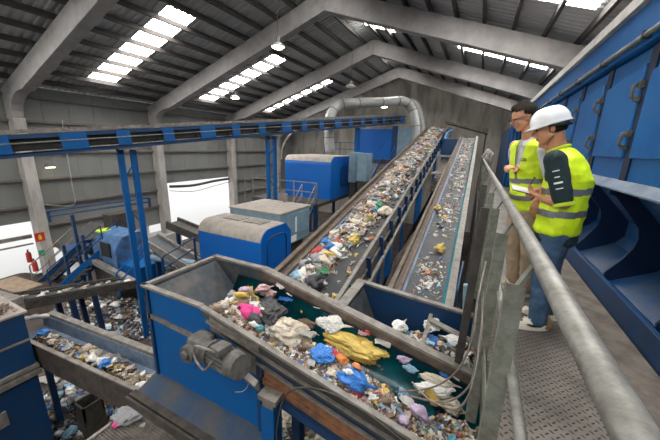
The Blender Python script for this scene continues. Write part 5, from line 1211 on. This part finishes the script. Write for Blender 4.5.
hand(bm, wrR, at(531, 190, y=2.80)-wrR+V((0,0,-.01)), (.1, .25, 1), 1, 1.15, 1.0, 1)
merged('body', bm, 'skin', T, .0062, 3)
# eyes
for s in (-1, 1): bm = BM(); ell(bm, hd+(hf*.081+hl*s*.031+hu*.003)*1.03, HFR, (.009, .013, .007)); merged('eye', bm, 'eye_dark', T, .003, 1)
def hairfn(keep):
    def fn(b2):
        dl = [v for v in b2.verts if not keep(v.co)]; bmesh.ops.delete(b2, geom=dl, context='VERTS')
    return fn
def HP(q, c, F_): d = V(q)-c; return d.dot(F_[0]), d.dot(F_[1]), d.dot(F_[2])
bm = BM(); ell(bm, hd-hf*.012+hu*.022, HFR, (.107, .088, .100)); 
merged('hair', bm, 'hair_dark', T, .006, 2, fn=hairfn(lambda p: (lambda a, b, c: (a < -.012 and c > -.045) or (c > .035 and a < .07) or (a < .018 and c > -.035 and abs(b) > .07 and a > -.012))(*HP(p, hd, HFR))), wr=.002, wf=60)
# helmet: shell with ridge, brim, peak
HR = .126; HL = .102; hc = hd+hu*.036-hf*.010
prof = []; bm = BM(); nu, nv = 40, 14
rows = []
for j in range(nv+1):
    a = j/nv*PI/2; row = []
    for i in range(nu):
        q = 2*PI*i/nu; rr = math.cos(a)**.72; z = .112*math.sin(a)**.95
        ridge = .006*math.exp(-(math.sin(q)*rr/.10)**2)*(a > .3)*math.sin(a)
        row.append(bm.verts.new(hc+hf*(HR*rr*math.cos(q)*(1+.02*math.cos(q)))+hl*(HL*rr*math.sin(q))+hu*(z+ridge)))
    rows.append(row)
for j in range(nv):
    for i in range(nu): bm.faces.new((rows[j][i], rows[j][(i+1)%nu], rows[j+1][(i+1)%nu], rows[j+1][i]))
bmesh.ops.remove_doubles(bm, verts=rows[-1], dist=.004)
# brim
br = []
for i in range(nu):
    q = 2*PI*i/nu; k = max(0, math.cos(q)); e = .007+.036*k**2.2
    br.append([bm.verts.new(hc+hf*((HR+e)*math.cos(q))+hl*((HL+e*.75)*math.sin(q))+hu*(-.010-.008*k)), bm.verts.new(hc+hf*((HR-.004+e)*math.cos(q))+hl*((HL-.004+e*.75)*math.sin(q))+hu*(-.018-.008*k))])
for i in range(nu):
    n_ = (i+1) % nu; bm.faces.new((rows[0][i], rows[0][n_], br[n_][0], br[i][0])); bm.faces.new((br[i][0], br[n_][0], br[n_][1], br[i][1]))
    
for fc in bm.faces: fc.smooth = True
hel = part('hard_hat', bm, 'helmet', T, label='white hard hat', smooth=True)
so = hel.modifiers.new('solid', 'SOLIDIFY'); so.thickness = .004; so.offset = -1
bm = BM(); tube(bm, [hc+hf*(.118*math.cos(q))+hl*(.098*math.sin(q))+hu*(-.022-.022*max(0, -math.cos(q))) for q in [PI*.42+PI*1.16*k/20 for k in range(21)]], .011, 8); part('hat_strap', bm, 'black_plastic', T, smooth=True)
# clothes
B_ = V((.035, 0, 0))
lev = [(hipc+V((-.005,0,-.03)), .10, .150), (hipc.lerp(chest, .45)+B_*.3, .095, .148), (chest+B_*.8, .105, .150), (shc+B_*1.2+V((0,0,-.02)), .12, .11), (shc+B_+V((-.01,0,.03)), .05, .075)]
bm = BM(); torso(bm, [(hipc-V((0,0,.11)), .09, .142), (hipc, .085, .12), (chest, .09, .12), (shc, .115, .085)], FR, 5)
for s_, e_ in ((shL, elL), (shR, elR)):
    q = s_.lerp(e_, .88); cap(bm, s_, .072, q, .062)
def polo(b2):
    for fc in b2.faces:
        c_ = fc.calc_center_median()
merged('polo_shirt', bm, 'polo_green', T, .008, 5, wr=.004, wf=14)
bm = BM(); e1 = shL.lerp(elL, .90); dv = (elL-shL).normalized(); tube(bm, [e1-dv*.015+dv*.045, e1+dv*.055], [.066, .064], 18); part('sleeve_trim', bm, 'collar', T, smooth='auto')
bm = BM(); torso(bm, lev, FR, 7)
dz = (chest-hipc).normalized()
merged('safety_vest', bm, ['vest', 'reflective'], T, .0085, 5, wr=.010, wf=9, fn=bands([(.075, .125), (.235, .285)], hipc, dz), label='yellow-green safety vest with two grey bands')
bm = BM()
for k in range(13):
    q = -PI*.75+PI*1.5*k/12; 
tube(bm, [neck+V((.012,0,-.03))+f*(.060*math.cos(q))+l*(.064*math.sin(q))+u*(-.028*math.cos(q)+.012) for q in [PI*.15+PI*1.7*k/18 for k in range(19)]], .016, 8); part('collar', bm, 'collar', T, smooth=True)
# sleeve logos: small pale marks
for k, (a, ln) in enumerate(((.28, .040), (.42, .030), (.55, .050), (.68, .042))):
    c_ = shL.lerp(elL, a); out = V((-.28, -.95, 0)).normalized(); out = (out-dv*out.dot(dv)).normalized(); sd = dv.cross(out).normalized()
    p = c_+out*(.0745-.010*a); bm = BM(); beam(bm, p-sd*ln/2, p+sd*ln/2, .007 if k != 2 else .012, .003, out); part('sleeve_logo', bm, 'white_paint', T)
bm = BM(); torso(bm, [(hipc-V((0,0,.10)), .06, .11), (hipc+V((0,0,.02)), .07, .115)], FR, 4)
for h_, k_, a_ in ((hL, knL, anL), (hR, knR, anR)): cap(bm, h_-V((0,0,.04)), .104, k_, .074); cap(bm, k_, .074, a_+V((0,0,.02)), .062); cap(bm, a_+V((0,0,.03)), .064, a_+V((0,0,-.01)), .062)
merged('jeans', bm, 'jeans', T, .0085, 5, wr=.006, wf=16)
shoe('shoe', (.585, 2.65, 0), (-.93, -.28, 0), T, 'sole'); shoe('shoe', (.70, 2.90, 0), (-.95, .0, 0), T, 'sole')
bm = BM(); c_ = hipc+l*.02-f*.0+V((.0, -.155, -.09)); beam(bm, c_, c_-V((0,0,.05)), .022, .004, (0,-1,0)); part('vest_tab', bm, 'vest', T)
# notepad and pen
pc = at(521, 189, y=2.76); d1 = (at(513, 187, y=2.74)-at(530, 191, y=2.76)); d1.normalize(); up_ = V((-.05, -.32, 1)).normalized()
t = thing('notepad', 'small white notepad resting on the open hand of the man in the hard hat', 'notepad', pc)
bm = BM(); beam(bm, pc-d1*.065, pc+d1*.065, .09, .006, up_); part('pages', bm, 'white_paint', t); bm = BM(); beam(bm, pc-d1*.066-up_*.006, pc+d1*.066-up_*.006, .094, .004, up_); part('cover', bm, 'black_plastic', t)
bm = BM(); a_, b_ = at(528, 189, y=2.80), at(535, 177, y=2.84); tube(bm, [a_, a_+(b_-a_)*.08, b_], [.001, .005, .005], 10); single('pen', bm, 'black_plastic', 'black pen held over the notepad by the man in the hard hat', 'pen', loc=a_, smooth='auto')
# ---- man with glasses
T = thing('person', 'dark-haired man with glasses, open yellow-green vest over white shirt, beige trousers', 'person', (.46, 3.35, 0))
FR = frame((-.86, -.50, 0)); f, l, u = FR
hipc = V((.47, 3.34, .90)); chest = V((.425, 3.34, 1.27)); shc = V((.40, 3.34, 1.45)); neck = V((.385, 3.33, 1.52)); hd = V((.315, 3.30, 1.70))
hf = V((-.90, -.25, -.36)).normalized(); hl = V((0,0,1)).cross(hf).normalized(); hu = hf.cross(hl).normalized(); HFR = (hf, hl, hu)
shL = shc+l*.185; shR = shc-l*.185
elR = V((.36, 3.56, 1.17)); wrR = at(517, 169, y=3.25); elL = V((.60, 3.14, 1.14)); wrL = V((.50, 3.02, 1.0))
bm = BM(); torso(bm, [(hipc, .07, .10), (hipc.lerp(chest, .5), .06, .095), (chest, .08, .105), (shc, .10, .08)], FR, 5)
cap(bm, shc, .06, neck+V((0,0,.02)), .054); cap(bm, neck, .055, hd+hu*-.05-hf*.03, .053); head(bm, hd, HFR, 1.0)
anL = V((.60, 3.28, .09)); anR = V((.49, 3.42, .09)); hL = hipc+l*.085; hR = hipc-l*.085; knL = V((.55, 3.22, .50)); knR = V((.44, 3.40, .50))
for h_, k_, a_ in ((hL, knL, anL), (hR, knR, anR)): cap(bm, h_, .08, k_, .052); cap(bm, k_, .052, a_, .036); cap(bm, a_, .033, a_+f*.06-V((0,0,.05)), .024)
for s_, e_, w_ in ((shL, elL, wrL), (shR, elR, wrR)): cap(bm, s_, .052, e_, .038); cap(bm, e_, .040, w_, .027)
hand(bm, wrR, at(508, 166, y=3.18)-wrR, (-.3, -.5, .8), 1, 1.1, .95, 1); hand(bm, wrL, (-.1, -.2, -.9), (-.3, -1, 0), 1, .4, .95, 1)
merged('body', bm, 'skin', T, .0065, 3)
for s in (-1, 1): bm = BM(); ell(bm, hd+(hf*.081+hl*s*.031+hu*.003), HFR, (.008, .012, .006)); merged('eye', bm, 'eye_dark', T, .003, 1)
bm = BM(); ell(bm, hd-hf*.012+hu*.030, HFR, (.112, .086, .098)); cap(bm, hd+hu*.095+hf*.05, .035, hd+hu*.10-hf*.03, .045)
merged('hair', bm, 'hair_dark', T, .006, 2, fn=hairfn(lambda p: (lambda a, b, c: (c > .075 and a < .10) or (c > .062 and a < .07) or (a < -.03 and c > -.055) or (a < .022 and c > .022) or (a < .0 and c > .01))(*HP(p, hd, HFR))), wr=.003, wf=50)
bm = BM()
for s in (-1, 1):
    c_ = hd+hf*.102+hl*s*.033+hu*.000
    ring = [c_+hl*(.024*math.cos(q))+hu*(.017*math.sin(q)) for q in [2*PI*k/16 for k in range(17)]]; tube(bm, ring, .0026, 6, cap=False)
    tube(bm, [c_+hl*s*.024+hu*.008, hd+hf*.085+hl*s*.070+hu*.006, hd-hf*.005+hl*s*.084+hu*.002], .0026, 6)
tube(bm, [hd+hf*.108-hl*.010, hd+hf*.108+hl*.010], .0026, 6)
part('glasses', bm, 'black_plastic', T, smooth=True)
bm = BM(); torso(bm, [(hipc-V((0,0,.02)), .075, .112), (hipc.lerp(chest, .5), .07, .107), (chest, .09, .112), (shc, .105, .08), (shc+V((-.01,0,.035)), .03, .06)], FR, 6)
for s_, e_, w_ in ((shL, elL, wrL), (shR, elR, wrR)): cap(bm, s_-V((0,0,.04)), .054, e_, .05); cap(bm, e_, .054, e_.lerp(w_, .55), .046)
merged('shirt', bm, 'shirt_white', T, .008, 4, wr=.004, wf=16)
bm = BM()
for s in (-1, 1): plate(bm, [neck+f*.045+l*s*.012-u*.03, neck+l*s*.072-f*.01+u*.018, neck+l*s*.085+f*.02-u*.03, neck+f*.075+l*s*.045-u*.085], .006)
part('shirt_collar', bm, 'shirt_white', T)
def openv(b2):
    bands([(.06, .105), (.215, .262)], hipc, (chest-hipc).normalized())(b2)
    dl = []
    for fc in b2.faces:
        d = fc.calc_center_median()-hipc; a, b, c = d.dot(f), d.dot(l), d.z
        if a > .02 and c > .25 and -.015-(c-.25)*.14 < b < .01+(c-.25)*.12: dl.append(fc)
    bmesh.ops.delete(b2, geom=dl, context='FACES')
bm = BM(); torso(bm, [(hipc+V((0,0,-.01)), .09, .128), (hipc.lerp(chest, .5), .085, .122), (chest, .10, .127), (shc+V((0,0,-.01)), .145, .098), (shc+V((0,0,.03)), .07, .075)], FR, 7)
merged('safety_vest', bm, ['vest', 'reflective'], T, .0085, 5, wr=.009, wf=9, fn=openv, label='yellow-green safety vest, open at the neck')
q_ = chest+f*.122+l*.085+u*.05; bm = BM()
for k in range(2): beam(bm, q_-l*.03+u*(.014*k), q_+l*.03*(1-.3*k)+u*(.014*k), .006, .02, f)
part('vest_emblem', bm, 'reflective', T)
bm = BM(); torso(bm, [(hipc-V((0,0,.08)), .06, .105), (hipc+V((0,0,.04)), .065, .11)], FR, 4)
for h_, k_, a_ in ((hL, knL, anL), (hR, knR, anR)): cap(bm, h_-V((0,0,.04)), .098, k_, .074); cap(bm, k_, .074, a_+V((0,0,.02)), .064)
merged('trousers', bm, 'khaki', T, .0085, 5, wr=.008, wf=14)
shoe('shoe', (.60, 3.28, 0), f, T, 'khaki', False); shoe('shoe', (.49, 3.42, 0), f, T, 'khaki', False)
sc = bpy.context.scene
sc.view_settings.view_transform = 'Standard'; sc.view_settings.look = 'None'; sc.view_settings.gamma = 1; sc.view_settings.use_curve_mapping = False
sc.view_settings.exposure = EXPO
